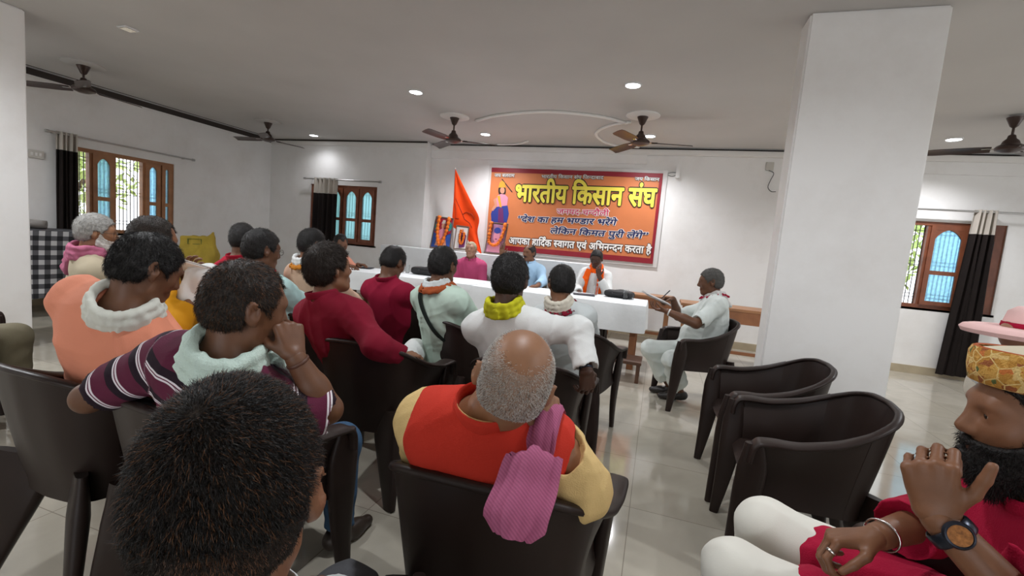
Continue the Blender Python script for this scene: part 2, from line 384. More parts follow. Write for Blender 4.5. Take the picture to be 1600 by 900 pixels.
make_fan(-6.39, 6.1, .27, 1.2, 'dark brown ceiling fan in the far left corner of the ceiling')
make_fan(-2.86, 5.82, .30, .35, 'dark brown ceiling fan left of the large ceiling moulding arc')
make_fan(-.37, 5.78, .30, .15, 'dark brown ceiling fan at the right end of the ceiling moulding arc')
make_fan(3.13, 5.81, .30, .7, 'dark brown ceiling fan at the right edge beyond the wide pillar')
M_LED = emission('led_panel', (.92, .95, 1.0), 14.); M_LRIM = mat('lamp_rim', (.8, .8, .8), .4)
LIGHTS = [(-2.88, 4.81, 'round ceiling downlight shining above the left side of the banner, in the nearer row'), (-.43, 4.74, 'round ceiling downlight shining nearest the wide right pillar, left of it'),
          (-6.26, 7.0, 'round ceiling downlight in the far left corner by the back wall'), (-2.78, 6.77, 'round ceiling downlight beside the fan left of the ceiling arc'),
          (-.31, 6.77, 'round ceiling downlight glowing behind the fan at the right end of the arc'), (3.12, 6.77, 'round ceiling downlight above the window right of the wide pillar')]
for x, y, lab in LIGHTS:
    d = empty('downlight', (x, y, ZC)); tag(d, lab, 'ceiling light', 'ceiling downlights')
    MB().lathe([(.085, 0), (.085, -.010), (.072, -.014), (.070, -.004), (.0, -.004)], m=24).build('rim', M_LRIM, d, smooth=True, angle=30)
    MB().lathe([(0, -.0052), (.069, -.0052), (.069, -.009), (0, -.0095)], m=24).build('diffuser', M_LED, d, smooth=True, angle=30)
    L = bpy.data.lights.new('downlight_and_fill', 'SPOT'); L.energy = LAMP_W*(.8 if x < -5 else (6.2 if y > 6 else 3.2)); L.color = (.95, .96, 1.0); L.shadow_soft_size = .05
    L.spot_size = math.radians(145); L.spot_blend = .9
    lo = bpy.data.objects.new('downlight_and_fill', L); COL.objects.link(lo); lo.location = (0, 0, -.02); lo.parent = d
for x, y in ((-4.8, .9), (-2.88, 2.0), (-.43, 1.6), (2.4, 1.2), (-6.2, 1.6), (2.6, 4.0)):  # added fill lamps without fixtures, to brighten the hall
    L = bpy.data.lights.new('downlight_and_fill', 'SPOT'); L.energy = LAMP_W*3.2; L.color = (.93, .96, 1.0); L.shadow_soft_size = .05; L.spot_size = math.radians(165); L.spot_blend = .6
    L.energy *= 1.9 if x < -4 else 1.; lo = bpy.data.objects.new('downlight_and_fill', L); COL.objects.link(lo); lo.location = (x, y, ZC-.02)
d = empty('downlight', (-4.8, 3.01, ZC)); tag(d, 'unlit square downlight on the ceiling at upper left above the fan', 'ceiling light', 'ceiling downlights')
MB().box((-.06, -.06, -.012), (.06, .06, 0), bev=.004).build('rim', M_LRIM, d); MB().box((-.045, -.045, -.016), (.045, .045, -.0122)).build('diffuser', M_CHROME, d)

# ================================================================== moulded plastic chair
M_PLASTIC = mat('dark_brown_plastic', (.022, .0130, .0105), .42, noise=.12, nscale=5, spec=.28)
_S = np.array([0, .2, .35, .5, .65, .82, .93, 1.0])
_TX = [0, .135, .218, .266, .286, .297, .300, .300]; _TY = [-.275, -.262, -.222, -.14, -.03, .11, .20, .25]
_BX = [0, .115, .185, .226, .246, .258, .264, .266]; _BY = [-.19, -.186, -.162, -.10, .0, .11, .19, .235]
_ZT = [.805, .80, .776, .728, .676, .640, .643, .632]; _ZB = [.335, .34, .35, .36, .365, .365, .365, .37]
def _sm(u, arr):
    # smooth interpolation of the half profile by monotone cubic sampling
    a = np.interp(np.clip(np.array([u-.06, u-.03, u, u+.03, u+.06]), 0, 1), _S, arr); return float((a*np.array([1, 2, 3, 2, 1])).sum()/9)
def chair_shell(s, v):
    u = abs(s); sg = 1 if s >= 0 else -1
    zt, zb = _sm(u, _ZT), _sm(u, _ZB); z = zb+(zt-zb)*v; k = max(0, (z-.38)/(max(zt, .5)-.38))
    x = _sm(u, _BX)*(1-k)+_sm(u, _TX)*k; y = _sm(u, _BY)*(1-k)+_sm(u, _TY)*k
    if u < .03: x = x*u/.03
    y -= .010*math.sin(PI*v)*max(0, 1-u*2.5); x -= .030*math.sin(PI*min(1, v*1.02))*min(1, max(0, (u-.45)*3))
    return np.array((sg*x, y, z))
def make_chair():
    r = empty('plastic_armchair', (0, 0, 0))
    nu, nv = 17, 15; G = np.zeros((nu, nv, 3))
    for i, a in enumerate(np.linspace(-1, 1, nu)):
        for j, b in enumerate(np.linspace(0, 1, nv)):
            w = np.interp(b, [0, .25, .6, 1], [.165, .215, .243, .256]); x = a*w; y = -.18+.43*b; z = .405+.026*b-.018*(1-a*a)*math.sin(PI*min(1, b*1.1))+.012*a**4
            if b > .88: z -= .05*((b-.88)/.12)**2
            G[i, j] = (x, y, z)
    MB().sheet(G, .012).build('seat', M_PLASTIC, r, smooth=True, angle=50)
    nu, nv = 29, 12; G = np.array([[chair_shell(s, v) for v in np.linspace(0, 1, nv)] for s in np.linspace(-.5, .5, nu)])
    mb = MB().sheet(G, .010); rim = G[:, -1].copy()
    mb.sweep(rim, np.interp(np.abs(np.linspace(-.5, .5, nu)), [0, .5], [.013, .019]), .011, None, 10, 2.2); mb.build('backrest', M_PLASTIC, r, smooth=True, angle=55)
    for s in (-1, 1):
        ss = np.linspace(.49, .965, 20); G = np.array([[chair_shell(s*q, v) for v in np.linspace(0, 1, 9)] for q in ss])
        mb = MB().sheet(G, .009); top = G[:, -1].copy(); ex = smoothpath([top[-1], top[-1]+np.array([0, .022, -.006]), top[-1]+np.array([-s*.002, .040, -.035]), top[-1]+np.array([-s*.004, .046, -.085])], 9)
        P = np.vstack([top[:-1], ex]); W = np.interp(np.linspace(0, 1, len(P)), [0, .3, .65, 1], [.019, .032, .042, .040])
        mb.sweep(P, W, .012, (1, 0, 0), 14, 2.6); mb.build('armrest', M_PLASTIC, r, smooth=True, angle=60)
        P = smoothpath([(s*.294, .255, .625), (s*.288, .252, .52), (s*.278, .258, .40), (s*.272, .275, .2), (s*.276, .296, 0)], 16)
        W = np.interp(np.linspace(0, 1, 16), [0, .25, .5, 1], [.035, .058, .056, .022]); T = np.interp(np.linspace(0, 1, 16), [0, .5, 1], [.016, .024, .016])
        MB().sweep(P, W, T, (.12*s, 1, 0), 14, 3.2).build('leg', M_PLASTIC, r, smooth=True, angle=60)
        P = smoothpath([(s*.150, -.178, .46), (s*.165, -.192, .34), (s*.205, -.23, .16), (s*.236, -.262, 0)], 14)
        W = np.interp(np.linspace(0, 1, 14), [0, .35, 1], [.097, .094, .034]); T = np.interp(np.linspace(0, 1, 14), [0, .4, 1], [.018, .030, .018])
        MB().sweep(P, W, T, (1, -.5*s, 0), 14, 3.4).build('leg', M_PLASTIC, r, smooth=True, angle=60)
    return r
PROTO = make_chair(); CHAIR_USED = [False]
def chair(x, y, yaw_deg, label, group='brown plastic armchairs'):
    r = PROTO if not CHAIR_USED[0] else copy_tree(PROTO)
    CHAIR_USED[0] = True
    r.location = (x, y, 0); r.rotation_euler = (0, 0, math.radians(yaw_deg)); tag(r, label, 'chair', group)
    return r
CH = 'dark brown plastic armchair '
chair(.70, 2.95, 92, CH+'standing empty, nearer to the wide pillar')
chair(.715, 2.28, 88, CH+'standing empty, closer to the bearded man in the cap')
chair(.44, 4.42, 104, CH+'holding the white-haired man writing on a pad')
chair(-.345, 1.17, 2, CH+'under the bald man in the red waistcoat')
chair(-1.92, 1.14, 0, CH+'under the man in the peach kurta, left foreground')
chair(-1.33, 1.13, -8, CH+'under the man in the striped polo shirt')
chair(-1.36, 2.08, 4, CH+'under the man in maroon with white trousers')
chair(-1.20, 2.86, -24, CH+'under the man with the black bag strap')
chair(-.56, 2.22, 4, CH+'under the man in white with the yellow-green scarf')
chair(-.50, 3.20, -4, CH+'under the greying man in white, by the table end')
chair(.86, 1.14, 88, CH+'under the bearded man at the right edge')
chair(1.60, 2.28, -90, CH+'under the pink-hatted person at the right edge')
chair(-2.47, 1.90, -20, CH+'under the man in the yellow kurta')
chair(-3.64, 2.22, -25, CH+'under the old bearded man in the pink shawl')
chair(-2.22, 2.46, -6, CH+'under the man in pale blue with spectacles')
chair(-2.99, 2.92, 14, CH+'under the man in crimson far left, before the sack')
chair(-2.46, 3.12, -6, CH+'under the man in the pale peach shirt')
chair(-1.90, 3.32, -2, CH+'under the man in crimson bowed toward the table')
chair(-2.72, 6.42, 184, CH+'behind the table under the white-haired man in pink')
chair(-1.82, 6.42, 172, CH+'behind the table under the man with a raised hand')
chair(-.86, 6.40, 180, CH+'behind the table under the man in the orange scarf')
chair(-4.86, 5.76, -104, CH+'at the far left end of the long white table')
chair(-4.02, 1.32, -76, CH+'under the person in khaki at the left edge')
chair(-.50, .42, 34, CH+'under the man whose head fills the foreground')

# ================================================================== tables
M_CLOTH = mat('white_tablecloth', (.80, .83, .84), .8, bump=.25, bscale=14, noise=.03)
M_WOOD = mat('table_wood', (.30, .12, .05), .5, noise=.3, nscale=6); M_WOOD2 = mat('bench_wood', (.36, .17, .075), .45, noise=.3, nscale=5)
M_DKWOOD = mat('dark_wood', (.10, .045, .025), .5, noise=.3, nscale=6)
def cloth_over(name, x0, x1, y0, y1, z, drop, seed, label, drops=(1, 1, 1, 1)):
    """cloth draped over a rectangular top: top sheet plus wavy hanging skirts (front,right,back,left)"""
    rng = np.random.default_rng(seed); mb = MB()
    per = []
    def side(pa, pb, n): return [np.array(pa)+(np.array(pb)-np.array(pa))*t for t in np.linspace(0, 1, n, endpoint=False)]
    c = [(x0, y0), (x1, y0), (x1, y1), (x0, y1)]; n = [int(abs(x1-x0)/.04)+2, int(abs(y1-y0)/.04)+2]*2
    for k in range(4): per += side(c[k], c[(k+1) % 4], n[k])
    per = np.array(per); N = len(per); cen = np.array([(x0+x1)/2, (y0+y1)/2])
    outw = np.zeros((N, 2)); i = 0
    for k in range(4):
        d = [(0, -1), (1, 0), (0, 1), (-1, 0)][k]
        outw[i:i+n[k]] = d; i += n[k]
    for k in np.cumsum([0]+n[:3]): outw[k] = (outw[k]+outw[k-1])/1.4
    s = np.arange(N); ph = rng.random(4)*6
    wave = .010*np.sin(s*.33+ph[0])+.008*np.sin(s*.71+ph[1])+.012*np.sin(s*.12+ph[2])
    rows = 9; G = np.zeros((N+1, rows, 3))
    for j, t in enumerate(np.linspace(0, 1, rows)):
        dz = drop*t*(1+.05*np.sin(s*.11+ph[3])+.02*np.sin(s*.4)); off = .006+.012*(1-math.exp(-6*t))+(wave+.012)*t
        G[:N, j, :2] = per+outw*off[:, None]; G[:N, j, 2] = z-dz-(.0 if j else 0)
    G[N] = G[0]
    mb.sheet(G, .004)
    nx, ny = 28, 8; T = np.zeros((nx, ny, 3))
    for i, a in enumerate(np.linspace(x0-.006, x1+.006, nx)):
        for j, b in enumerate(np.linspace(y0-.006, y1+.006, ny)): T[i, j] = (a, b, z+.0015*math.sin(a*9+b*4))
    mb.sheet(T, .005)
    loc = (cen[0], cen[1], z)
    return tag(mb.build(name, M_CLOTH, smooth=True, angle=50, loc=loc), label, 'tablecloth')
def table(x0, x1, y0, y1, z, label, leg=.05, m=None):
    m = m or M_WOOD; t = empty('table', ((x0+x1)/2, (y0+y1)/2, 0)); tag(t, label, 'table'); cx, cy = (x0+x1)/2, (y0+y1)/2
    MB().box((x0-cx, y0-cy, z-.03), (x1-cx, y1-cy, z), bev=.004).build('tabletop', m, t)
    MB().box((x0-cx+.06, y0-cy+.06, z-.11), (x1-cx-.06, y0-cy+.085, z-.031)).box((x0-cx+.06, y1-cy-.085, z-.11), (x1-cx-.06, y1-cy-.06, z-.031)).build('apron', m, t)
    for sx in (0, 1):
        for sy in (0, 1):
            lx = x0-cx+.06 if sx == 0 else x1-cx-.06-leg; ly = y0-cy+.06 if sy == 0 else y1-cy-.06-leg
            MB().box((lx, ly, 0), (lx+leg, ly+leg, z-.031), bev=.004).build('leg', m, t)
    return t
table(-2.16, -.09, 5.22, 5.94, .745, 'wooden table under white cloth before the man in the orange scarf', .07)
table(-4.28, -2.22, 5.30, 6.02, .745, 'wooden table under white cloth on the left, before the pink-shirted man', .07)
cloth_over('tablecloth', -2.17, -.08, 5.21, 5.95, .752, .30, 3, 'white cloth hanging off the right half of the long table')
cloth_over('tablecloth', -4.30, -2.20, 5.29, 6.03, .752, .24, 4, 'white cloth over the left half of the long table')
table(-4.60, -1.0, 6.90, 7.28, 1.085, 'tall narrow display table along the wall, wholly under white cloth', .05)
cloth_over('tablecloth', -4.62, -.98, 6.88, 7.29, 1.092, .95, 5, 'long white cloth covering the tall display table under the pictures')
# orange-brown school desk standing in the gap before the left table
t = empty('wooden_desk', (-2.92, 5.0, 0)); tag(t, 'small orange-brown wooden desk between the crimson shirt and the black strap', 'desk')
MB().box((-.3, -.12, .60), (.3, .12, .63), bev=.004).build('desktop', M_WOOD2, t)
MB().box((-.28, -.1, 0), (-.25, .1, .6)).build('side_panel', M_WOOD2, t); MB().box((.25, -.1, 0), (.28, .1, .6)).build('side_panel', M_WOOD2, t); MB().box((-.25, -.02, .2), (.25, .0, .6)).build('front_panel', M_WOOD2, t)
# bench-desks behind the writing man
def bench(x0, x1, y0, y1, z, label):
    b = empty('wooden_bench', ((x0+x1)/2, (y0+y1)/2, 0)); tag(b, label, 'bench', 'wooden benches by the back wall'); w, dd = (x1-x0)/2, (y1-y0)/2
    MB().box((-w, -dd, z-.035), (w, dd, z), bev=.005).build('bench_top', M_WOOD2, b)
    MB().box((-w+.02, -dd+.01, z-.19), (w-.02, -dd+.035, z-.036)).build('apron', M_WOOD, b)
    for sx in (-1, 1):
        for sy in (-1, 1):
            MB().box((sx*(w-.08)-.03, sy*(dd-.05)-.03, 0), (sx*(w-.08)+.03, sy*(dd-.05)+.03, z-.036), bev=.003).build('leg', M_WOOD2, b)
    MB().box((-w+.08, -.02, .12), (w-.08, .02, .16)).build('stretcher', M_WOOD, b)
    return b
bench(.34, 1.9, 6.25, 6.75, .74, 'brown wooden bench desk behind the writing man, nearest the pillar')
bench(-.75, .28, 6.95, 7.35, .72, 'brown wooden bench desk behind the end of the white table')
b = empty('footstool', (-.34, 4.93, 0)); tag(b, 'low dark wooden footstool on the floor by the writing man', 'stool')
MB().box((-.30, -.18, .19), (.29, .16, .22), bev=.004).build('stool_top', M_DKWOOD, b)
for sx in (-1, 1):
    for sy in (-1, 1): MB().box((sx*.26-.018, sy*.15-.018 if sy < 0 else .12, 0), (sx*.26+.018, sy*.15+.018 if sy < 0 else .15, .19)).build('leg', M_DKWOOD, b)
# chequered table at left
def checker_mat():
    m = mat('chequered_cloth', (.03, .03, .03), .85); nt = m.node_tree; b = nt.nodes['Principled BSDF']
    tc = nt.nodes.new('ShaderNodeTexCoord'); sp = nt.nodes.new('ShaderNodeSeparateXYZ'); nt.links.new(tc.outputs['Object'], sp.inputs[0])
    ad = nt.nodes.new('ShaderNodeMath'); ad.operation = 'ADD'; nt.links.new(sp.outputs[0], ad.inputs[0]); nt.links.new(sp.outputs[1], ad.inputs[1])
    def band(sock, k):
        a = nt.nodes.new('ShaderNodeMath'); a.operation = 'MULTIPLY'; a.inputs[1].default_value = k; nt.links.new(sock, a.inputs[0])
        f = nt.nodes.new('ShaderNodeMath'); f.operation = 'FRACT'; nt.links.new(a.outputs[0], f.inputs[0])
        g = nt.nodes.new('ShaderNodeMath'); g.operation = 'GREATER_THAN'; g.inputs[1].default_value = .5; nt.links.new(f.outputs[0], g.inputs[0]); return g.outputs[0]
    s1, s2 = band(ad.outputs[0], 9.), band(sp.outputs[2], 9.)
    su = nt.nodes.new('ShaderNodeMath'); su.operation = 'ADD'; nt.links.new(s1, su.inputs[0]); nt.links.new(s2, su.inputs[1])
    r = nt.nodes.new('ShaderNodeMapRange'); r.inputs[2].default_value = 2; nt.links.new(su.outputs[0], r.inputs[0])
    cr = nt.nodes.new('ShaderNodeValToRGB'); cr.color_ramp.interpolation = 'CONSTANT'; e = cr.color_ramp.elements
    e[0].color = (.012, .012, .015, 1); e[1].position = .4; e[1].color = (.10, .10, .11, 1); q = cr.color_ramp.elements.new(.8); q.color = (.55, .55, .56, 1)
    nt.links.new(r.outputs[0], cr.inputs[0]); nt.links.new(cr.outputs[0], b.inputs['Base Color'])
    return m
table(-7.5, -6.8, 2.7, 3.92, 1.0, 'side table under chequered cloth beside the left window', .05)
_c = cloth_over('tablecloth', -7.52, -6.78, 2.68, 3.94, 1.008, .74, 8, 'black and white chequered cloth hanging over the side table at left')
_c.data.materials.clear(); _c.data.materials.append(checker_mat())
M_GREYC = mat('grey_carton', (.33, .31, .29), .7, noise=.15)
tag(MB().sweep(smoothpath([(-7.3, 3.05, 1.06), (-7.25, 3.3, 1.075), (-7.2, 3.6, 1.06)], 10), [.06, .09, .1, .11, .11, .11, .11, .1, .08, .05], .055, None, 10, 2.2).build('folded_cloth', M_GREYC, smooth=True), 'folded grey cloth bundle lying on the chequered side table', 'cloth')
# ================================================================== implicit surfaces: bodies and clothes grow as one continuous skin
def unit(v):
    v = np.asarray(v, float); return v/(np.linalg.norm(v)+1e-12)
def smin(a, b, k):
    if k <= 0: return np.minimum(a, b)
    h = np.maximum(k-np.abs(a-b), 0)/k
    return np.minimum(a, b)-h*h*k*.25
class Prim:
    """round cone ('c'), ellipsoid ('e') or rounded box ('b'); op u: union, s: subtract, k: blend"""
    def __init__(s, t, a, b, r1, r2=None, R=None, k=.03, op='u'):
        s.t, s.a, s.b, s.r1, s.r2, s.R, s.k, s.op = t, np.asarray(a, float), None if b is None else np.asarray(b, float), r1, r2, None if R is None else np.asarray(R, float), k, op
    def d(s, P):
        if s.t == 'c':
            ba = s.b-s.a; L2 = ba @ ba+1e-12; pa = P-s.a
            t = np.clip(pa @ ba/L2, 0, 1)
            q = pa-t[..., None]*ba
            return np.sqrt(np.einsum('...i,...i', q, q))-(s.r1+(s.r2-s.r1)*t)
        q = P-s.a
        if s.R is not None: q = q @ s.R.T
        if s.t == 'e':
            r = np.asarray(s.r1, float); q1 = q/r; q2 = q1/r
            k0 = np.sqrt(np.einsum('...i,...i', q1, q1)); k1 = np.sqrt(np.einsum('...i,...i', q2, q2))+1e-9
            return k0*(k0-1)/k1
        h = np.asarray(s.r1, float); w = np.abs(q)-(h-s.r2)
        return np.sqrt((np.maximum(w, 0)**2).sum(-1))+np.minimum(w.max(-1), 0)-s.r2
    def bounds(s):
        if s.t == 'c':
            m = max(s.r1, s.r2); return np.minimum(s.a, s.b)-m, np.maximum(s.a, s.b)+m
        m = float(np.max(s.r1))*(1.0 if s.t == 'e' else 1.75); return s.a-m, s.a+m
    def grown(s, o, k=None, cap=None):
        p = Prim(s.t, s.a, s.b, s.r1, s.r2, s.R, s.k if k is None else k, s.op)
        if s.t == 'c': p.r1 = s.r1+o; p.r2 = s.r2+o
        elif s.t == 'e': p.r1 = np.asarray(s.r1, float)+o
        else: p.r1 = np.asarray(s.r1, float)+o; p.r2 = s.r2+o
        return p
def cone(a, b, r1, r2=None, k=.03, op='u'): return Prim('c', a, b, r1, r1 if r2 is None else r2, None, k, op)
def ell(c, r, R=None, k=.03, op='u'): return Prim('e', c, None, r, None, R, k, op)
def rbox(c, h, rr, R=None, k=.02, op='u'): return Prim('b', c, None, h, rr, R, k, op)
def surface(prims, h, post=None, amp=0.):
    """mesh of the union of prims on a sparse grid of cell h; post(P, d) may displace or clip the field (by up to amp)"""
    U = [p for p in prims if p.op == 'u']
    lo = np.min([p.bounds()[0] for p in U], 0)-3*h-amp; hi = np.max([p.bounds()[1] for p in U], 0)+3*h+amp
    B = 8; nb = np.ceil((hi-lo)/(h*B)).astype(int); n = nb*B
    ax = [lo[i]+(np.arange(nb[i])+.5)*h*B-.5*h for i in range(3)]
    C = np.stack(np.meshgrid(*ax, indexing='ij'), -1).reshape(-1, 3)
    Rb = h*B*.87
    fc = np.full(len(C), 1e3); dc = []
    for p in prims:
        d = p.d(C); dc.append(d)
        fc = smin(fc, d, p.k) if p.op == 'u' else fc
    act = np.where(fc < Rb*1.35+.012+amp)[0]
    inner = fc[act] > -(Rb*1.5+.03+amp)
    deep = np.where(fc <= -(Rb*1.5+.03+amp))[0] if not any(p.op == 's' for p in prims) and post is None else np.array([], int)
    if len(deep): act = act[inner]
    g = np.arange(B)*h; O = np.stack(np.meshgrid(g, g, g, indexing='ij'), -1).reshape(-1, 3)-(B-1)/2*h
    P = C[act][:, None]+O[None]
    f = np.full(P.shape[:2], 1.0)
    for p, d in zip(prims, dc):
        m = np.where(d[act] < Rb*1.35+p.k+.012+amp)[0]
        if not len(m): continue
        v = p.d(P[m])
        if p.op == 'u': f[m] = smin(f[m], v, p.k)
        else: f[m] = -smin(-f[m], v, p.k)
    if post is not None: f = post(P, f)
    V = np.full(tuple(n), 1.0, np.float32).reshape(nb[0], B, nb[1], B, nb[2], B)
    bi = np.stack(np.unravel_index(act, tuple(nb)), -1)
    W = V.transpose(0, 2, 4, 1, 3, 5)
    if len(deep):
        di = np.stack(np.unravel_index(deep, tuple(nb)), -1); W[di[:, 0], di[:, 1], di[:, 2]] = -1.0
    W[bi[:, 0], bi[:, 1], bi[:, 2]] = f.reshape(-1, B, B, B)
    V = W.transpose(0, 3, 1, 4, 2, 5).reshape(tuple(n))
    # surface nets
    S = V < 0
    c = np.zeros(tuple(n-1), np.int8)
    for dx in (0, 1):
        for dy in (0, 1):
            for dz in (0, 1):
                c += S[dx:n[0]-1+dx, dy:n[1]-1+dy, dz:n[2]-1+dz]
    I = np.argwhere((c > 0) & (c < 8))
    if len(I) == 0: return np.zeros((0, 3)), np.zeros((0, 4), int)
    corner = np.array([(x, y, z) for x in (0, 1) for y in (0, 1) for z in (0, 1)])
    val = np.stack([V[I[:, 0]+q[0], I[:, 1]+q[1], I[:, 2]+q[2]] for q in corner], -1)
    acc = np.zeros((len(I), 3)); cnt = np.zeros(len(I))
    for i in range(8):
        for j in range(i+1, 8):
            if np.abs(corner[i]-corner[j]).sum() != 1: continue
            a, b = val[:, i], val[:, j]; m = (a < 0) != (b < 0)
            t = np.where(m, a/np.where(m, a-b, 1), 0)
            acc += m[:, None]*(corner[i]+t[:, None]*(corner[j]-corner[i])); cnt += m
    X = lo+(I+acc/cnt[:, None])*h
    idx = np.full(tuple(n-1), -1, np.int32); idx[I[:, 0], I[:, 1], I[:, 2]] = np.arange(len(I))
    F = []
    for axn in range(3):
        sl0 = [slice(1, -1)]*3; sl0[axn] = slice(0, n[axn]-1); sl1 = list(sl0); sl1[axn] = slice(1, n[axn])
        a = S[tuple(sl0)]; b = S[tuple(sl1)]
        E = np.argwhere(a != b)
        if not len(E): continue
        sg = a[E[:, 0], E[:, 1], E[:, 2]]
        E = E+np.array([0 if i == axn else 1 for i in range(3)])
        u, w = [i for i in range(3) if i != axn]
        def at(du, dw):
            q = E.copy(); q[:, u] -= du; q[:, w] -= dw
            return idx[q[:, 0], q[:, 1], q[:, 2]]
        Q = np.stack([at(1, 1), at(0, 1), at(0, 0), at(1, 0)], -1)
        flip = sg if axn != 1 else ~sg
        Q[~flip] = Q[~flip][:, ::-1]
        F.append(Q)
    F = np.vstack(F); F = F[(F >= 0).all(1)]
    return X, F
def vmesh(name, V, F, mats, parent=None, mi=None, loc=(0, 0, 0), attrs=None, weld=0.):
    me = bpy.data.meshes.new(name); V = np.asarray(V, np.float32)-np.asarray(loc, np.float32)
    F = [np.asarray(q) for q in (F if isinstance(F, list) else [F]) if len(q)]
    nl = sum(q.size for q in F); nf = sum(len(q) for q in F)
    me.vertices.add(len(V)); me.vertices.foreach_set('co', V.ravel())
    me.loops.add(nl); me.polygons.add(nf)
    me.loops.foreach_set('vertex_index', np.concatenate([q.ravel() for q in F]).astype(np.int32))
    tot = np.concatenate([np.full(len(q), q.shape[1]) for q in F]); st = np.concatenate([[0], np.cumsum(tot)[:-1]])
    me.polygons.foreach_set('loop_start', st.astype(np.int32)); me.polygons.foreach_set('loop_total', tot.astype(np.int32))
    me.polygons.foreach_set('use_smooth', np.ones(nf, bool))
    mats = mats if isinstance(mats, (list, tuple)) else [mats]
    for m in mats: me.materials.append(m)
    if mi is not None: me.polygons.foreach_set('material_index', np.asarray(mi, np.int32))
    for k, a in (attrs or {}).items():
        at = me.attributes.new(k, 'FLOAT', 'POINT'); at.data.foreach_set('value', np.asarray(a, np.float32))
    me.update(calc_edges=True); me.validate()
    o = bpy.data.objects.new(name, me); COL.objects.link(o)
    if parent is not None: o.parent = parent
    else: o.location = loc
    return o
def relax(V, F, it=1, lam=.5):
    F = np.asarray(F)
    for _ in range(it):
        s = np.zeros_like(V); c = np.zeros(len(V))
        for a, b in ((0, 1), (1, 2), (2, 3), (3, 0)):
            np.add.at(s, F[:, a], V[F[:, b]]); np.add.at(s, F[:, b], V[F[:, a]]); np.add.at(c, F[:, a], 1); np.add.at(c, F[:, b], 1)
        V = V+lam*(s/np.maximum(c, 1)[:, None]-V)
    return V
def folds(P, seed, amp, freq=22., axis=(0, 0, 1), stretch=.45):
    """soft cloth folds: warped sine ridges, longer along 'axis'"""
    r = np.random.default_rng(seed); A = unit(axis)
    q = P-(P @ A)[..., None]*A*(1-stretch)
    w = np.zeros(P.shape[:-1])
    for i in range(3):
        k = r.normal(size=3); k = k/np.linalg.norm(k); ph = r.random()*6
        w = w+np.sin(q @ k*freq*.45*(1+.5*i)+ph)
    o = np.zeros(P.shape[:-1])
    for i in range(3):
        k = r.normal(size=3); k = k/np.linalg.norm(k); ph = r.random()*6
        s = np.sin(q @ k*freq*(1+.45*i)+1.3*w+ph); o = o+((1-np.abs(s))**1.6*1.6-.6)/(1+.45*i)
    return -amp*o*.5
# ================================================================== people
def axes(yaw, pitch=0., roll=0.):
    """rows: right, forward, up. yaw 0 looks along +Y and turns left with +; pitch nods down with +; roll leans to the own right with +"""
    cy, sy, cp, sp, cr, sr = math.cos(yaw), math.sin(yaw), math.cos(pitch), math.sin(pitch), math.cos(roll), math.sin(roll)
    r = np.array([cy, sy, 0.]); f = np.array([-sy*cp, cy*cp, -sp]); u = np.cross(r, f)
    return np.stack([cr*r-sr*u, f, cr*u+sr*r])
_ZL_Y = [-.12, -.095, -.06, -.03, -.012, .012, .03, .045, .06, .075, .1]
_ZL_Z = [-.055, -.062, -.066, -.050, .012, .010, -.012, .030, .052, .066, .078]
def zline(y, back=0., front=0.):
    return np.interp(y, _ZL_Y, _ZL_Z)+np.where(y < -.02, back, 0)+np.where(y > .04, front, 0)
def head_prims(c, R, hs=1., jaw=1., nose=1., ears=True):
    L = lambda x, y, z: np.asarray(c)+hs*(np.array([x, y, z]) @ R)
    E = lambda p, r, k=.02, op='u', RR=None: ell(L(*p), np.array(r)*hs, R if RR is None else RR, k*hs, op)
    K = lambda p, q, r1, r2=None, k=.015, op='u': cone(L(*p), L(*q), r1*hs, (r1 if r2 is None else r2)*hs, k*hs, op)
    pr = [E((0, -.014, .030), (.074, .095, .087)), E((0, .028, -.035), (.056, .060, .084), .03), E((0, .02, .0), (.068, .066, .07), .03),
          K((0, .066, -.100), (0, .058, -.096), .021*jaw, None, .03), K((.046, .008, -.072), (.024, .058, -.098), .017, .017, .03), K((-.046, .008, -.072), (-.024, .058, -.098), .017, .017, .03),
          K((-.034, .073, .022), (.034, .073, .022), .014, None, .022), E((.036, .058, -.026), (.024, .020, .021), .022), E((-.036, .058, -.026), (.024, .020, .021), .022),
          E((.031, .088, .002), (.017, .014, .011), .014, 's'), E((-.031, .088, .002), (.017, .014, .011), .014, 's'),
          K((0, .086, .010), (0, .104*nose, -.028), .0085, .0125, .014), K((-.012, .094, -.034), (.012, .094, -.034), .0085, None, .010),
          K((-.019, .084, -.062), (.019, .084, -.062), .008, None, .010), K((-.018, .083, -.073), (.018, .083, -.073), .009, None, .008),
          E((0, .099, -.0672), (.026, .012, .0017), .004, 's')]
    for s in (-1, 1):
        pr += [E((s*.031, .0725, .002), (.0185, .0155, .0150), .006), E((s*.031, .0905, .001), (.0145, .0105, .0042), .003, 's')]
        if ears:
            Re = axes(0, .0, 0)
            a = s*.50; M = np.array([[math.cos(a), -math.sin(a), 0], [math.sin(a), math.cos(a), 0], [0, 0, 1.0]])
            tl = .18; T = np.array([[1, 0, 0], [0, math.cos(tl), math.sin(tl)], [0, -math.sin(tl), math.cos(tl)]])
            RR = (M @ T) @ R
            pr += [E((s*.082, -.016, -.004), (.0085, .021, .034), .008, 'u', RR), E((s*.0905, -.012, .002), (.0075, .011, .019), .004, 's', RR),
                   E((s*.077, -.004, -.030), (.007, .010, .013), .008, 'u', RR), E((s*.078, .002, -.006), (.006, .006, .008), .006)]
    return pr
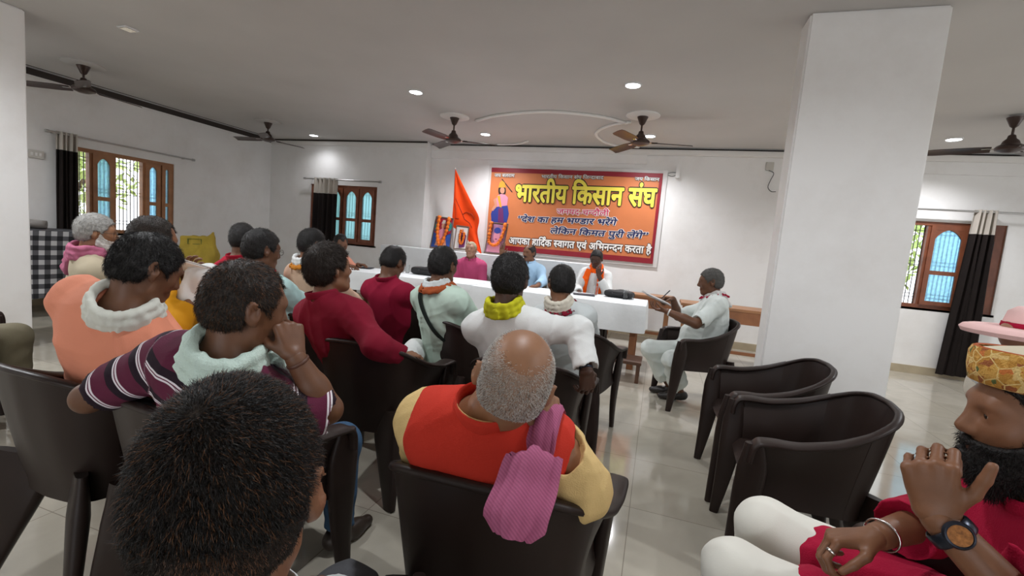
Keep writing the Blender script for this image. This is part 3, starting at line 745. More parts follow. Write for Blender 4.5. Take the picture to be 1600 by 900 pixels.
def hand_prims(w, d, n, side, curl=(.35, .4, .45, .5), thumb=.35, hs=1., spread=.06, bend=1.):
    """w wrist, d along the hand, n palm-side normal, side +1 right hand; five separate fingers, curl in radians per joint"""
    d = unit(d); n = unit(np.asarray(n)-np.dot(n, d)*d); t = np.cross(n, d)*(-side) if side > 0 else np.cross(n, d)
    # t points to the thumb side: for the right hand with palm n and fingers d, thumb = d x n
    t = np.cross(d, n)*side
    w = np.asarray(w, float); pr = []
    kn = [w+hs*(d*.088+t*.030), w+hs*(d*.092+t*.009), w+hs*(d*.088-t*.012), w+hs*(d*.079-t*.031)]
    for i, q in enumerate(kn): pr.append(cone(w+hs*(d*.010+t*(.016-.011*i)), q-n*.002*hs, .0145*hs, .0105*hs, .012*hs))
    pr.append(ell(w+hs*(d*.048+n*.004), np.array([.034, .036, .013])*hs, np.stack([t, d, n]), .012*hs))
    ln = [(.041, .025, .020), (.045, .028, .021), (.041, .027, .021), (.032, .020, .018)]; rr = [.0090, .0092, .0088, .0078]
    for i in range(4):
        a = kn[i]; ang = 0.; sp = (1.5-i)*spread
        for j in range(3):
            ang += curl[i]*(1., 1.25, .8)[j]*bend
            v = unit(d*math.cos(ang)+n*math.sin(ang)+t*sp*(1 if j == 0 else .6))
            b = a+v*ln[i][j]*hs; r0 = rr[i]*(1, .93, .86)[j]; pr.append(cone(a, b, r0*hs, r0*.93*hs, .004*hs)); a = b
    a = w+hs*(d*.018+t*.022+n*.006); dirs = [unit(d*.75+t*.75+n*(.15+.5*thumb)), unit(d*.95+t*(.35-.5*thumb)+n*(.2+.6*thumb)), unit(d*.95+t*(.15-.7*thumb)+n*(.2+.7*thumb))]
    for j, (v, l, r0) in enumerate(zip(dirs, (.042, .033, .027), (.0145, .0105, .0095))):
        b = a+v*l*hs; pr.append(cone(a, b, r0*hs, (.0105, .0095, .0080)[j]*hs, (.012, .005, .004)[j]*hs)); a = b
    return pr
def ik(S, W, l1, l2, hint):
    D = W-S; L = np.linalg.norm(D); u = D/L
    if L > (l1+l2)*.998: l1, l2 = l1*L/(l1+l2)/.998, l2*L/(l1+l2)/.998
    a = (l1*l1-l2*l2+L*L)/(2*L); hh = math.sqrt(max(l1*l1-a*a, 0)); p = unit(np.asarray(hint)-np.dot(hint, u)*u)
    return S+u*a+p*hh
SKIN = {}
def skin(tone):
    if tone not in SKIN:
        c = {'dark': (.135, .058, .029), 'mid': (.195, .086, .043), 'tan': (.28, .135, .070), 'light': (.37, .195, .125), 'deep': (.075, .034, .021)}[tone]
        SKIN[tone] = (mat('skin_'+tone, c, .47, noise=.13, nscale=22, bump=.03, bscale=260, spec=.4, sss=.06),
                      mat('lip_'+tone, (c[0]*.85, c[1]*.62, c[2]*.68), .45))
    return SKIN[tone]
M_EYEW = mat('eye_white', (.72, .68, .62), .25); M_IRIS = mat('iris', (.018, .010, .007), .15)
HAIRM = {}
def hairmat(k):
    if k not in HAIRM:
        c, r = {'black': ((.011, .0095, .009), .42), 'brownblack': ((.020, .013, .009), .45), 'grey': ((.34, .33, .31), .6), 'white': ((.66, .64, .60), .6), 'salt': ((.10, .095, .088), .55), 'sand': ((.46, .38, .25), .6), 'rust': ((.13, .055, .022), .5)}[k]
        HAIRM[k] = mat('hair_'+k, c, r, noise=.3, nscale=60, bump=.5, bscale=260, spec=.3)
    return HAIRM[k]
def strand_mesh(name, V, F, n, ln, dirfn, rad, m, parent, loc, seed=1, keep=None):
    """n tapered hairs rooted on the quads of a surface"""
    rng = np.random.default_rng(seed); F = np.asarray(F); a, b, c, d = [V[F[:, i]] for i in range(4)]
    N = np.cross(c-a, d-b); A = np.linalg.norm(N, axis=1); N = N/(A[:, None]+1e-12)
    cen = (a+b+c+d)/4
    w = A if keep is None else A*keep(cen)
    i = rng.choice(len(F), n, p=w/w.sum()); u, v = rng.random((2, n, 1))
    p = (a[i]*(1-u)+b[i]*u)*(1-v)+(d[i]*(1-u)+c[i]*u)*v; nn = N[i]
    D = dirfn(p, nn, rng); D /= np.linalg.norm(D, axis=1)[:, None]; L = ln*(.6+.8*rng.random((n, 1)))
    S = np.cross(D, nn+rng.normal(size=(n, 3))*.3); S /= np.linalg.norm(S, axis=1)[:, None]+1e-9; T = np.cross(D, S)
    p0 = p-nn*.002; mid = p+D*L*.5+nn*L*.05; tip = p+D*L-nn*L*.12
    ring = lambda q, r: [q+S*r, q-S*r*.5+T*r*.87, q-S*r*.5-T*r*.87]
    X = np.stack(ring(p0, rad)+ring(mid, rad*.8)+[tip], 1).reshape(-1, 3)
    o = np.arange(n)[:, None]*7
    Q = np.vstack([o+np.array(q) for q in ((0, 1, 4, 3), (1, 2, 5, 4), (2, 0, 3, 5))]); Tq = np.vstack([o+np.array(q) for q in ((3, 4, 6), (4, 5, 6), (5, 3, 6))])
    return vmesh(name, X, [Q, Tq], m, parent, loc=loc)
def uvsphere(c, r, fwd, n=12):
    fwd = unit(fwd); s = unit(np.cross(fwd, (0, 0, 1.0))); u = np.cross(s, fwd); V = []; F = []; mi = []
    for i in range(n+1):
        th = PI*i/n
        for j in range(16):
            ph = 2*PI*j/16; V.append(c+r*(fwd*math.cos(th)+(s*math.cos(ph)+u*math.sin(ph))*math.sin(th)))
    for i in range(n):
        for j in range(16):
            F.append((i*16+j, (i+1)*16+j, (i+1)*16+(j+1) % 16, i*16+(j+1) % 16)); mi.append(1 if i < 2 else 0)
    return np.array(V), np.array(F), np.array(mi)
CLOTHM = {}
def cloth(name, col, rough=.85, noise=.08, bump=.14, bscale=300, **k):
    if name not in CLOTHM: CLOTHM[name] = mat(name, col, rough, noise=noise, nscale=5, bump=bump, bscale=bscale, spec=.25, **k)
    return CLOTHM[name]

def person(label, head, pel, yaw, h=.007, pelz=.50, hyaw=None, hpitch=0., hroll=0., hs=1., s=1., twist=0., shroll=0., arms=None, belly=.0, broad=1., tone='mid',
           hair=None, beard=None, moustache=None, shirt=None, trousers=None, seed=0, legs=None, shoes=None, neck_r=1., slump=.0, group=None, lips=True, jaw=1., nose=1., neckoff=None):
    """a seated figure: one continuous skin; angles in degrees; head = centre of the head in the room"""
    rad = math.radians; yaw_, hy = rad(yaw), rad(yaw if hyaw is None else hyaw)
    head = np.asarray(head, float); R = axes(hy, rad(hpitch), rad(hroll))
    B = axes(yaw_+rad(twist)); P = np.array([pel[0], pel[1], pelz]); BL = axes(yaw_)
    # neck base sits below and behind the head centre
    nb = head+hs*(np.array([0, -.037, -.142]) @ axes(hy*.5+(yaw_+rad(twist))*.5, rad(hpitch)*.45, rad(hroll)*.5))
    if neckoff is not None: nb = nb+np.asarray(neckoff)
    up = unit(nb-P); L = np.linalg.norm(nb-P)
    r = unit(B[0]-np.dot(B[0], up)*up); r = unit(r-math.sin(rad(shroll))*up); f = unit(np.cross(up, r)); T = np.stack([r, f, up])
    bow = lambda t: -f*slump*math.sin(PI*min(1, max(0, t)))
    at = lambda x, y, t: P+r*x*s+f*y*s+up*L*t+bow(t)
    k = broad*s
    torso = [ell(P+up*.02, np.array([.165, .125, .12])*k, T, .05), ell(at(0, .02+belly*.4, .22), np.array([.150, .118+belly, .16])*k, T, .06), ell(at(0, .0, .45), np.array([.155, .112+belly*.4, .15])*k, T, .06),
             ell(at(0, .0, .68), np.array([.165, .112, .16])*k, T, .06), cone(at(-.112, -.012, .84), at(.112, -.012, .84), .066*k, None, .05),
             cone(at(-.03, -.018, .98), at(-.128, -.01, .86), .046*s, .056*s, .04), cone(at(.03, -.018, .98), at(.128, -.01, .86), .046*s, .056*s, .04)]
    SH = {-1: at(-.160*broad, -.005, .82), 1: at(.160*broad, -.005, .82)}
    armp, handp, joint = {}, [], {}
    arms = arms or {}
    for sd, key in ((-1, 'L'), (1, 'R')):
        a = arms.get(key, {})
        W = a.get('w'); W = (P+BL[1]*.34*s+BL[0]*sd*.10+np.array([0, 0, .10])) if W is None else np.asarray(W, float)
        S = SH[sd]+np.asarray(a.get('sh', (0, 0, 0)), float)
        hint = a.get('hint'); hint = (BL[0]*sd*.6-BL[1]*.5+np.array([0, 0, -.6])) if hint is None else np.asarray(hint, float)
        E = np.asarray(a['e'], float) if 'e' in a else ik(S, W, .29*s, .255*s, hint)
        joint[sd] = (S, E, W)
        armp[sd] = [cone(SH[sd], S+(E-S)*.15, .058*k, .054*s, .03), cone(S, E, .054*s, .042*s, .025), cone(E, E+(W-E)*.45, .042*s, .041*s, .012), cone(E+(W-E)*.4, W, .041*s, .028*s, .012)]
        d = a.get('d'); d = unit(W-E) if d is None else unit(d)
        n = a.get('n'); n = np.array([0, 0, -1.0])-.2*BL[0]*sd if n is None else np.asarray(n, float)
        hp = hand_prims(W+unit(W-E)*.008, d, n, sd, a.get('curl', (.32, .36, .4, .45)), a.get('thumb', .35), hs*.98, a.get('spread', .05))
        handp.append((sd, hp))
    legp, lj = {}, {}
    legs = legs or {}
    for sd, key in ((-1, 'L'), (1, 'R')):
        l = legs.get(key, {})
        H = P+BL[0]*sd*.088*s+np.array([0, 0, -.01]); K = l.get('k'); K = (P+BL[0]*sd*.135*s+BL[1]*.43*s+np.array([0, 0, .005])) if K is None else np.asarray(K, float)
        A = l.get('a'); A = (np.array([K[0], K[1], .085])+BL[1]*.02) if A is None else np.asarray(A, float)
        fd = unit(l.get('f', BL[1]+BL[0]*sd*.15)); lj[sd] = (H, K, A, fd)
        legp[sd] = [cone(H, K, .086*s, .058*s, .03), cone(K, K+(A-K)*.4, .056*s, .054*s, .02), cone(K+(A-K)*.35, A, .054*s, .036*s, .02),
                    cone(A+np.array([0, 0, -.035])-fd*.03, A+np.array([0, 0, -.055])+fd*.10, .032*s, .024*s, .03), cone(A+np.array([0, 0, -.056])+fd*.08, A+np.array([0, 0, -.060])+fd*.165, .030*s, .020*s, .03)]
    nk = [cone(nb-up*.02, head+hs*(np.array([0, -.028, -.055]) @ R), .060*neck_r*s, .054*neck_r*hs, .03)]
    hd = head_prims(head, R, hs, jaw, nose)
    base = np.array([P[0], P[1], 0.])
    allp = torso+legp[-1]+legp[1]+armp[-1]+armp[1]+nk+hd
    V, F = surface(allp, h); V = relax(V, F, 1, .35)
    # hands at a finer grid, rooted inside the forearm
    parts = [(V, F, None)]
    hh = min(h, .0042)
    for sd, hp in handp:
        S, E, W = joint[sd]; Vh, Fh = surface([cone(W-unit(W-E)*.03, W+unit(W-E)*.012, .0275*s, .0235*s, .012)]+hp, hh); parts.append((Vh, Fh, 0))
    # material slots: skin, lip, eye white, iris, brow
    cen = V[F].mean(1); q = (cen-head) @ R.T/hs; mi = np.zeros(len(F), int)
    mi[(np.abs(q[:, 0]) < .025) & (q[:, 1] > .082) & (np.abs(q[:, 2]+.0672) < .0095)] = 1
    VV, FF, MI, off = [V], [F], [mi], len(V)
    for Vh, Fh, m_ in parts[1:]:
        VV.append(Vh); FF.append(Fh+off); MI.append(np.zeros(len(Fh), int)); off += len(Vh)
    for sd in (-1, 1):
        Ve, Fe, me_ = uvsphere(head+hs*(np.array([sd*.031, .0725, .002]) @ R), .0128*hs, R[1]+.02*sd*R[0]); VV.append(Ve); FF.append(Fe+off); MI.append(2+me_); off += len(Ve)
    sk, lp = skin(tone); hc = hairmat((hair or {}).get('c', 'black') if (hair or {}).get('c', 'black') not in ('white', 'grey') else 'salt')
    body = vmesh('person', np.vstack(VV), np.vstack(FF), [sk, lp, M_EYEW, M_IRIS], None, np.concatenate(MI), base)
    tag(body, label, 'person', group)
    hair = {} if hair is None else hair
    eb = MB()
    for sd in (-1, 1):
        eb.sweep(smoothpath([head+hs*(np.array([sd*x, y, z]) @ R) for x, y, z in ((.012, .0895, .0225), (.024, .0885, .0275), (.036, .082, .0285), (.049, .069, .023))], 9), np.array([.003, .0042, .0045, .0045, .004, .0038, .003, .0024, .0012])*hs, .0028*hs, R[2], 6, 2.)
    eb.build('eyebrows', hc, body, smooth=True, loc=base).location = (0, 0, 0)
    info = dict(body=body, base=base, head=head, R=R, hs=hs, nb=nb, up=up, T=T, at=at, P=P, L=L, SH=SH, joint=joint, BL=BL, lj=lj, s=s, torso=torso, armp=armp, k=k, hands=dict(handp))
    # ---- hair
    if hair.get('style', 'short') != 'none':
        t = hair.get('t', .012); back, front = hair.get('back', 0.), hair.get('front', 0.); top = hair.get('top', 0.)
        hp = [ell(head+hs*(np.array([0, -.014, .030]) @ R), (np.array([.074, .095, .087])+t+np.array([0, 0, top]))*hs, R, .02), ell(head+hs*(np.array([0, -.035, -.018]) @ R), (np.array([.066, .070, .062])+t*.7)*hs, R, .03),
              ell(head+hs*(np.array([0, .02, .0]) @ R), (np.array([.068, .066, .07])+t*.8)*hs, R, .03)]
        bald = hair.get('bald'); hsd = hair.get('seed', seed)
        def post(Pp, d):
            q = (Pp-head) @ R.T/hs
            w = .004*np.sin(q[..., 0]*150+hsd)*np.sin(q[..., 1]*130+2*hsd)+.003*np.sin(q[..., 2]*170+q[..., 0]*90)
            d = d+hs*w*hair.get('rough', .3)
            reg = q[..., 2]-zline(q[..., 1]+w, back, front)
            if hair.get('recede'):
                rc = hair['recede']; reg = np.minimum(reg, np.sqrt((np.abs(q[..., 0])-.048)**2+(q[..., 1]-.075)**2+(q[..., 2]-.075)**2)-rc)
            if bald is not None:
                bc, br = bald; reg = np.minimum(reg, (np.sqrt((((q-np.array(bc))/np.array(br))**2).sum(-1))-1)*min(br))
            return np.maximum(d, -reg*hs)
        hv, hf = surface(hp, min(h, hair.get('h', h)), post, .008)
        if len(hf):
            hv = relax(hv, hf, 1, .3)
            ho = vmesh('hair', hv, hf, hair.get('capm') or hairmat(hair.get('c', 'black')), body, loc=base)
            if hair.get('n'):
                crown = head+hs*(np.array(hair.get('crown', (0, -.06, .115))) @ R)
                def dirfn(p, nn, rng):
                    fl = p-crown; fl -= (fl*nn).sum(1)[:, None]*nn; fl /= np.linalg.norm(fl, axis=1)[:, None]+1e-6
                    fl = fl+hair.get('sweep', 0.)*R[0]
                    return nn*hair.get('lift', .22)+fl*hair.get('lay', 1.)+rng.normal(size=p.shape)*hair.get('mess', .25)
                if hair.get('fade'):
                    b0, t0 = back, hair.get('fade'); back -= t0; bald0, bald = bald, None
                    fv, ff = surface(hp, hair.get('h', h), post, .008); back, bald = b0, bald0
                    cz = lambda c: np.clip(((c-head) @ R.T/hs)[:, 2]-zline(((c-head) @ R.T/hs)[:, 1], back-t0, front), 0, .06)/.06
                    strand_mesh('hair_strands', fv, ff, int(hair['n']*.9), hair.get('len', .016)*.5, dirfn, hair.get('rad', .0006)*.9, hairmat(hair.get('c', 'black')), ho, base, seed+77, cz)
                sv_, sf_, kp_ = hv, hf, None
                if hair.get('thin'):
                    (bc, br), bald = bald, None; sv_, sf_ = surface(hp, hair.get('h', h), post, .008)
                    kp_ = lambda c: np.clip((np.sqrt(((((c-head) @ R.T/hs)-np.array(bc))**2/np.array(br)**2).sum(-1))-hair['thin'][0])/hair['thin'][1], 0, 1)**1.5
                for (cname, frac) in hair.get('mix', ((hair.get('c', 'black'), 1.),)):
                    strand_mesh('hair_strands', sv_, sf_, int(hair['n']*frac), hair.get('len', .016), dirfn, hair.get('rad', .0006), hairmat(cname), ho, base, seed+len(cname), kp_)
    if beard:
        t = beard.get('t', .006); drop = beard.get('drop', 0.)
        bp = [p.grown(t) for p in head_prims(head, R, hs, jaw, nose, False) if p.op == 'u'][1:9]+([cone(head+hs*(np.array([0, .06, -.095]) @ R), head+hs*(np.array([0, .055, -.105-drop]) @ R), .03*hs, .022*hs, .03)] if drop else [])
        def post(Pp, d):
            q = (Pp-head) @ R.T/hs; ax = np.abs(q[..., 0])
            up_ = np.interp(q[..., 1], [-.02, .0, .02, .04, .06, .075, .1], [.02, .015, .0, -.035, -.046, -.050, -.050])
            reg = np.minimum(up_-q[..., 2], q[..., 1]+.004)
            m = np.sqrt((ax/1.5)**2+(q[..., 2]+.0665)**2)-.0125
            reg = np.where(q[..., 1] > .06, np.minimum(reg, m), reg)
            return np.maximum(d+hs*.0018*np.sin(q[..., 0]*300)*np.sin(q[..., 2]*260+q[..., 1]*200), -reg*hs)
        bv, bf = surface(bp, min(h, .005), post, .004)
        if len(bf):
            bo = vmesh('beard', bv, bf, hairmat(beard.get('c', 'black')), body, loc=base)
            if beard.get('n'):
                strand_mesh('beard_strands', bv, bf, beard['n'], beard.get('len', .012), lambda p, nn, rng: nn*.5-R[2]*.8+R[1]*.2+rng.normal(size=p.shape)*.3, .0005, hairmat(beard.get('c', 'black')), bo, base, seed+5)
    if moustache:
        mp = []
        for sd in (-1, 1):
            A_, B_ = head+hs*(np.array([sd*.003, .099, -.053]) @ R), head+hs*(np.array([sd*.030, .084, -.064]) @ R)
            mp.append(cone(A_, B_, .0085*hs, .005*hs, .006))
        mv, mf = surface(mp, min(h, .004)); vmesh('moustache', mv, mf, hairmat(moustache), body, loc=base)
    # ---- clothes
    if shirt:
        o = shirt.get('o', .014); sl = shirt.get('sleeve', .93); prim = [p.grown(o) for p in torso]
        subs = []
        tt = {}
        for sd in (-1, 1):
            S, E, W = joint[sd]; oo = o+shirt.get('loose', .004)
            if sl <= 0: continue
            l1, l2 = np.linalg.norm(E-S), np.linalg.norm(W-E); cut = sl*(l1+l2)
            pr = [armp[sd][0].grown(o)]
            pr[0].k = .04
            if cut < l1:
                en = S+(E-S)*cut/l1; r1 = .054*s+oo; r2 = .054*s+(.042-.054)*s*cut/l1+oo+.008
                c1 = cone(S, en, r1, r2, .03); pr.append(c1); dr = unit(E-S)
            else:
                en = E+(W-E)*(cut-l1)/l2; r2 = .036*s+oo+shirt.get('cuff', .004); dr = unit(W-E)
                pr += [cone(S, E, .054*s+oo, .044*s+oo+.004, .03), cone(E, en, .045*s+oo+.004, r2, .025)]
            prim += pr; rs = r2+.006
            subs.append(cone(en+dr*rs*.78, en+dr*(rs*.78+.001), rs, rs, .004, 's'))
            tt[sd] = (S, E, en)
        if shirt.get('kurta'):
            for sd in (-1, 1):
                H, K, A, fd = lj[sd]; prim.append(cone(H, H+(K-H)*shirt['kurta'], .086*s+o+.012, .066*s+o+.014, .06))
                en = H+(K-H)*shirt['kurta']
        nr = .060*neck_r*s+shirt.get('collar_gap', .008)
        subs.append(cone(nb+up*.015, nb+(head-nb)*.9+up*.03, nr, nr+.03, .006, 's'))
        am = shirt.get('folds', .007)
        def post(Pp, d): return d+folds(Pp, seed+3, am*1.25, shirt.get('freq', 17.), up)+(folds(Pp, seed+4, .0022, 42., r+.4*up, .6) if h < .0072 else 0)
        hc_ = max(h*shirt.get('hf', 1.), .0045)
        sv, sf = surface(prim+subs, hc_, post, am); sv = relax(sv, sf, 1, .4)
        at_ = None
        if shirt.get('bands'):
            dt = (sv-P) @ up; wS = np.full(len(sv), 9.); val = dt.copy(); dtor = np.min([p.d(sv) for p in torso], 0)
            for sd in (-1, 1):
                S, E, en = tt[sd]; ds = cone(S, en, .054*s, .05*s).d(sv); m = ds < dtor; val[m] = ((sv-S) @ unit(en-S))[m]+.013
            at_ = {'band': val}
        so = vmesh(shirt.get('name', 'shirt'), sv, sf, shirt['m'], body, loc=base, attrs=at_)
        info['shirt'] = so
        if shirt.get('collar'):
            c = shirt['collar']; n = 30; a = np.linspace(PI*.5+.12, PI*2.5-.12, n); rr_ = .060*neck_r*s+.012; ct = nb+up*.006
            rr0, ff0 = r, f; tilt = unit(up+.35*(-f))
            pts = np.array([ct+rr0*math.cos(t)*rr_*1.05+ff0*math.sin(t)*rr_*1.05+up*(.016-.022*math.sin(t)) for t in a])
            MB().sweep(pts, .019, .004, up-.25*f*0, 10, 2.6).build('collar', c if not isinstance(c, bool) else shirt['m'], body, smooth=True, angle=60, loc=base).location = (0, 0, 0)
    if trousers:
        o = trousers.get('o', .014); pr = [p.grown(o) for p in torso[:1]]+[ell(P+up*.06, np.array([.155, .12, .1])*k+o*.5, T, .05)]; subs = []
        for sd in (-1, 1):
            H, K, A, fd = lj[sd]; tl = trousers.get('len', .92); en = K+(A-K)*tl; w = trousers.get('hem', .0)
            pr += [cone(H, K, .086*s+o+.004, .060*s+o+.006, .04), cone(K, en, .058*s+o+.008, .046*s+o+w, .03)]
            rs = .050*s+o+w; subs.append(cone(en+unit(A-K)*rs*.6, en+unit(A-K)*(rs*.6+.001), rs, rs, .004, 's'))
        def post(Pp, d): return d+folds(Pp, seed+9, trousers.get('folds', .006), 18., unit(lj[1][1]-lj[1][0]))
        tv, tf = surface(pr+subs, max(h, .0055), post, .008); tv = relax(tv, tf, 1, .4)
        vmesh(trousers.get('name', 'trousers'), tv, tf, trousers['m'], body, loc=base)
    if shoes:
        for sd in (-1, 1):
            H, K, A, fd = lj[sd]; pr = [cone(A+np.array([0, 0, -.032])-fd*.035, A+np.array([0, 0, -.048])+fd*.10, .041, .032, .03), cone(A+np.array([0, 0, -.052])+fd*.08, A+np.array([0, 0, -.058])+fd*.17, .038, .026, .03), cone(A, A+np.array([0, 0, -.03]), .046, .046, .02)]
            zf = A[2]-.084
            def post(Pp, d): return np.maximum(np.maximum(d, zf-Pp[..., 2]), Pp[..., 2]-(A[2]+.005))
            v, ff = surface(pr, max(h*.8, .005), post); vmesh('shoe', v, ff, shoes, body, loc=base)
    return info
def neck_ring(I, name, m, r=.022, drop=.05, tails=(), seed=0, h=.007, rx=1.0, lift=0., gapfront=False, foldamp=.006):
    """a cloth worn round the neck: a thick ring plus optional hanging tails (lists of points with half widths)"""
    nb, T, s = I['nb'], I['T'], I['s']; rr = .078*s*rx; pr = []; n = 16
    A = np.linspace(0, 2*PI, n+1) if not gapfront else np.linspace(PI*.5+.5, PI*2.5-.5, n+1)
    pts = [nb+T[0]*math.cos(a)*rr*1.08+T[1]*(math.sin(a)*rr*1.05-.004)+T[2]*(.012+lift-drop*max(0, math.sin(a))) for a in A]
    for q in (-1, 0, 1):
        ctr = nb+T[2]*(.012+lift); pk = [ctr+(p-ctr)*(1-q*.085-(.03 if q else 0))+T[2]*(q*r*1.0+.002*math.sin(7*i+q)) for i, p in enumerate(pts)]
        for a, b in zip(pk[:-1], pk[1:]): pr.append(cone(a, b, r*.56, r*.56, .012))
    for t in tails:
        for (p, w, th), (q, w2, th2) in zip(t[:-1], t[1:]):
            p, q = np.asarray(p, float), np.asarray(q, float); ax = unit(q-p); sd = unit(I['T'][0]-np.dot(I['T'][0], ax)*ax); nn = np.cross(ax, sd)
            pr.append(rbox((p+q)/2, np.array([(w+w2)/2, np.linalg.norm(q-p)/2+th, (th+th2)/2]), min(th, th2)*.95, np.stack([sd, ax, nn]), .02))
    def post(P, d): return d+folds(P, seed+21, foldamp, 60., T[1]*0+T[2], .35)
    v, f = surface(pr, h, post, foldamp); v = relax(v, f, 1, .3)
    return vmesh(name, v, f, m, I['body'], loc=I['base'])
def spectacles(I, m, hs=None):
    hs = I['hs']; R = I['R']; L = lambda x, y, z: I['head']+hs*(np.array([x, y, z]) @ R); mb = MB()
    for sd in (-1, 1):
        a = np.linspace(0, 2*PI, 20); mb.tube([L(sd*.032+.023*math.cos(t), .101, .0+.017*math.sin(t)) for t in a], .0016*hs, 6)
        mb.tube([L(sd*.055, .099, .004), L(sd*.074, .06, .006), L(sd*.081, -.005, .008), L(sd*.08, -.02, -.006)], .0016*hs, 6)
    mb.tube([L(-.009, .103, .003), L(0, .106, .006), L(.009, .103, .003)], .0016*hs, 6)
    o = mb.build('spectacles', m, I['body'], smooth=True, loc=I['base']); o.location = (0, 0, 0); return o
# ---------------------------------------------------------------- things people wear
from mathutils.bvhtree import BVHTree
def bvh_of(o):
    me = o.data; n = len(me.vertices); v = np.empty(n*3, np.float32); me.vertices.foreach_get('co', v); v = v.reshape(-1, 3)
    base = np.array(o.parent.location if o.parent else o.location)
    return BVHTree.FromPolygons((v+base).tolist(), [tuple(p.vertices) for p in me.polygons])
def on_body(I, pts, off=.008, front=False, obj=None):
    """points (x, t) in torso coordinates dropped on the back (or front) of the shirt"""
    key = (obj or I['shirt']).name
    if I.get('_bk') != key: I['_bv'] = bvh_of(obj or I['shirt']); I['_bk'] = key
    f = I['T'][1]*(1 if front else -1); out = []
    for x, t in pts:
        o = I['at'](x, 0, t)+f*.5; h = I['_bv'].ray_cast(Vector(o), Vector(-f))
        out.append((np.array(h[0]) if h[0] is not None else I['at'](x, 0, t)+f*.12)+f*off)
    return np.array(out)
def on_top(I, x, ys, off=.01):
    b = bvh_of(I['wc']); out = []
    for y in ys:
        o = I['at'](x, y, 1.9); h = b.ray_cast(Vector(o), Vector(-I['T'][2])); out.append((np.array(h[0]) if h[0] is not None else I['at'](x, y, 1.1))+I['T'][2]*off)
    return out
def worn(o): o.location = (0, 0, 0); return o
def waistcoat(I, m, o=.026, h=.006, seed=3, am=.005):
    s = I['s']; prim = [p.grown(o) for p in I['torso']]; subs = []
    for sd in (-1, 1):
        S, E, W = I['joint'][sd]; d = unit(E-S); r = I['T'][0]*sd
        c = S+r*.045; subs.append(cone(c-I['T'][2]*.005, c+d*.30+r*.05, .082*s, .10*s, .012, 's'))
    nb, up, head = I['nb'], I['up'], I['head']
    subs.append(cone(nb+up*.02, nb+(head-nb)*.9+up*.04, .074*s, .11, .006, 's'))
    def post(P, d): return d+folds(P, 2+3, am, 17., up)
    v, f = surface(prim+subs, h, post, am); v = relax(v, f, 1, .4)
    w = vmesh('waistcoat', v, f, m, I['body'], loc=I['base']); n = 26; a = np.linspace(PI*.5+.35, PI*2.5-.35, n)
    pts = np.array([nb+up*(.024-.020*math.sin(t))+I['T'][0]*math.cos(t)*.074+I['T'][1]*(math.sin(t)*.078-.004) for t in a])
    worn(MB().sweep(pts, .023, .0045, up, 10, 2.6).build('collar', m, w, smooth=True, angle=60, loc=I['base']))
    return w
def strap(I, name, m, pts, wid, th=.004, off=.006, front=False):
    P = smoothpath(on_body(I, pts, off, front), 26); f = I['T'][1]*(1 if front else -1)
    t = np.gradient(P, axis=0); side = np.cross(t, f)
    return worn(MB().sweep(P, wid, th, side, 8, 3.).build(name, m, I['body'], smooth=True, angle=50, loc=I['base']))
def drape(I, name, m, G, th=.006):
    return worn(MB().sheet(G, th).build(name, m, I['body'], smooth=True, angle=70, loc=I['base']))
def bracelet(I, sd, name, m, r, wid, back=.02, mb_extra=None):
    S, E, W = I['joint'][sd]; d = unit(W-E); c = W-d*back; u = unit(np.cross(d, (0.3, .2, 1.0))); w = np.cross(d, u)
    a = np.linspace(0, 2*PI, 25)
    return worn(MB().sweep([c+u*math.cos(t)*r+w*math.sin(t)*r*.9 for t in a], wid, .0022, d, 8, 2.6).build(name, m, I['body'], smooth=True, loc=I['base']))
# ================================================================== the gathering
H_ = hexc
WHITE = cloth('white_cotton', H_('DADCDA')); WHITE2 = cloth('grey_white_cotton', H_('CDD3D3')); OFFW = cloth('offwhite_cotton', H_('D9D2C2'))
def person_at(px, py, dep): return atd(px, py, dep)
BL = dict(c='black', rough=.22, t=.007)
# --- the head filling the foreground
p = atd(366, 762, .475)
I1 = person('person seen from behind with close-cropped dark hair, head filling the lower left foreground', p, (p[0]-.09, p[1]+.06), 34, h=.006, pelz=.47, hyaw=33, hpitch=2, hs=.99, tone='mid', seed=1,
    hair=dict(c='brownblack', t=.004, n=46000, len=.0120, rad=.00032, lift=.32, lay=.9, mess=.28, back=.060, fade=.065, h=.0045, crown=(-.012, -.062, .10), mix=(('black', .84), ('rust', .15), ('salt', .010))),
    shirt=dict(m=WHITE2, collar=True), trousers=dict(m=cloth('grey_trouser', H_('55565A'))))
# --- bald man in the red waistcoat
p = atd(804, 592, 1.03)
YEL = cloth('pale_yellow_cotton', H_('DDBE82'), bump=.2)
I2 = person('person with bald crown and white stubble, red waistcoat, chin resting on right hand', p, (-.37, 1.25), 6, h=.0048, hyaw=12, hpitch=-17, hroll=14, hs=1.05, tone='tan', seed=2, shroll=7, neckoff=(-.045, .04, .055), broad=1.08, pelz=.47,
    arms={'R': dict(w=atd(862, 690, 1.05), e=atd(912, 765, 1.08), d=(-.18, .12, 1), n=(-.9, .25, -.1), curl=(.45, .6, .75, .9), thumb=.2), 'L': dict(w=(-.52, 1.42, .66))},
    hair=dict(c='grey', capm=mat('shaven_scalp', (.27, .165, .11), .5), back=.035, thin=(.72, .75), t=.0010, rough=.1, style='fringe', n=26000, len=.0050, rad=.00042, lift=.40, lay=.7, mess=.3, h=.004, bald=((0, -.02, .12), (.066, .098, .062)), mix=(('white', .8), ('salt', .2))),
    shirt=dict(m=YEL, sleeve=.76, cuff=.012, collar=True, folds=.006, freq=17.), trousers=dict(m=cloth('beige_trouser', H_('8C8069'))))
REDV = cloth('red_waistcoat_wool', H_('CB3626'), noise=.06, bump=.2, bscale=420)
W2 = waistcoat(I2, REDV, .029, .0052, am=.0075)
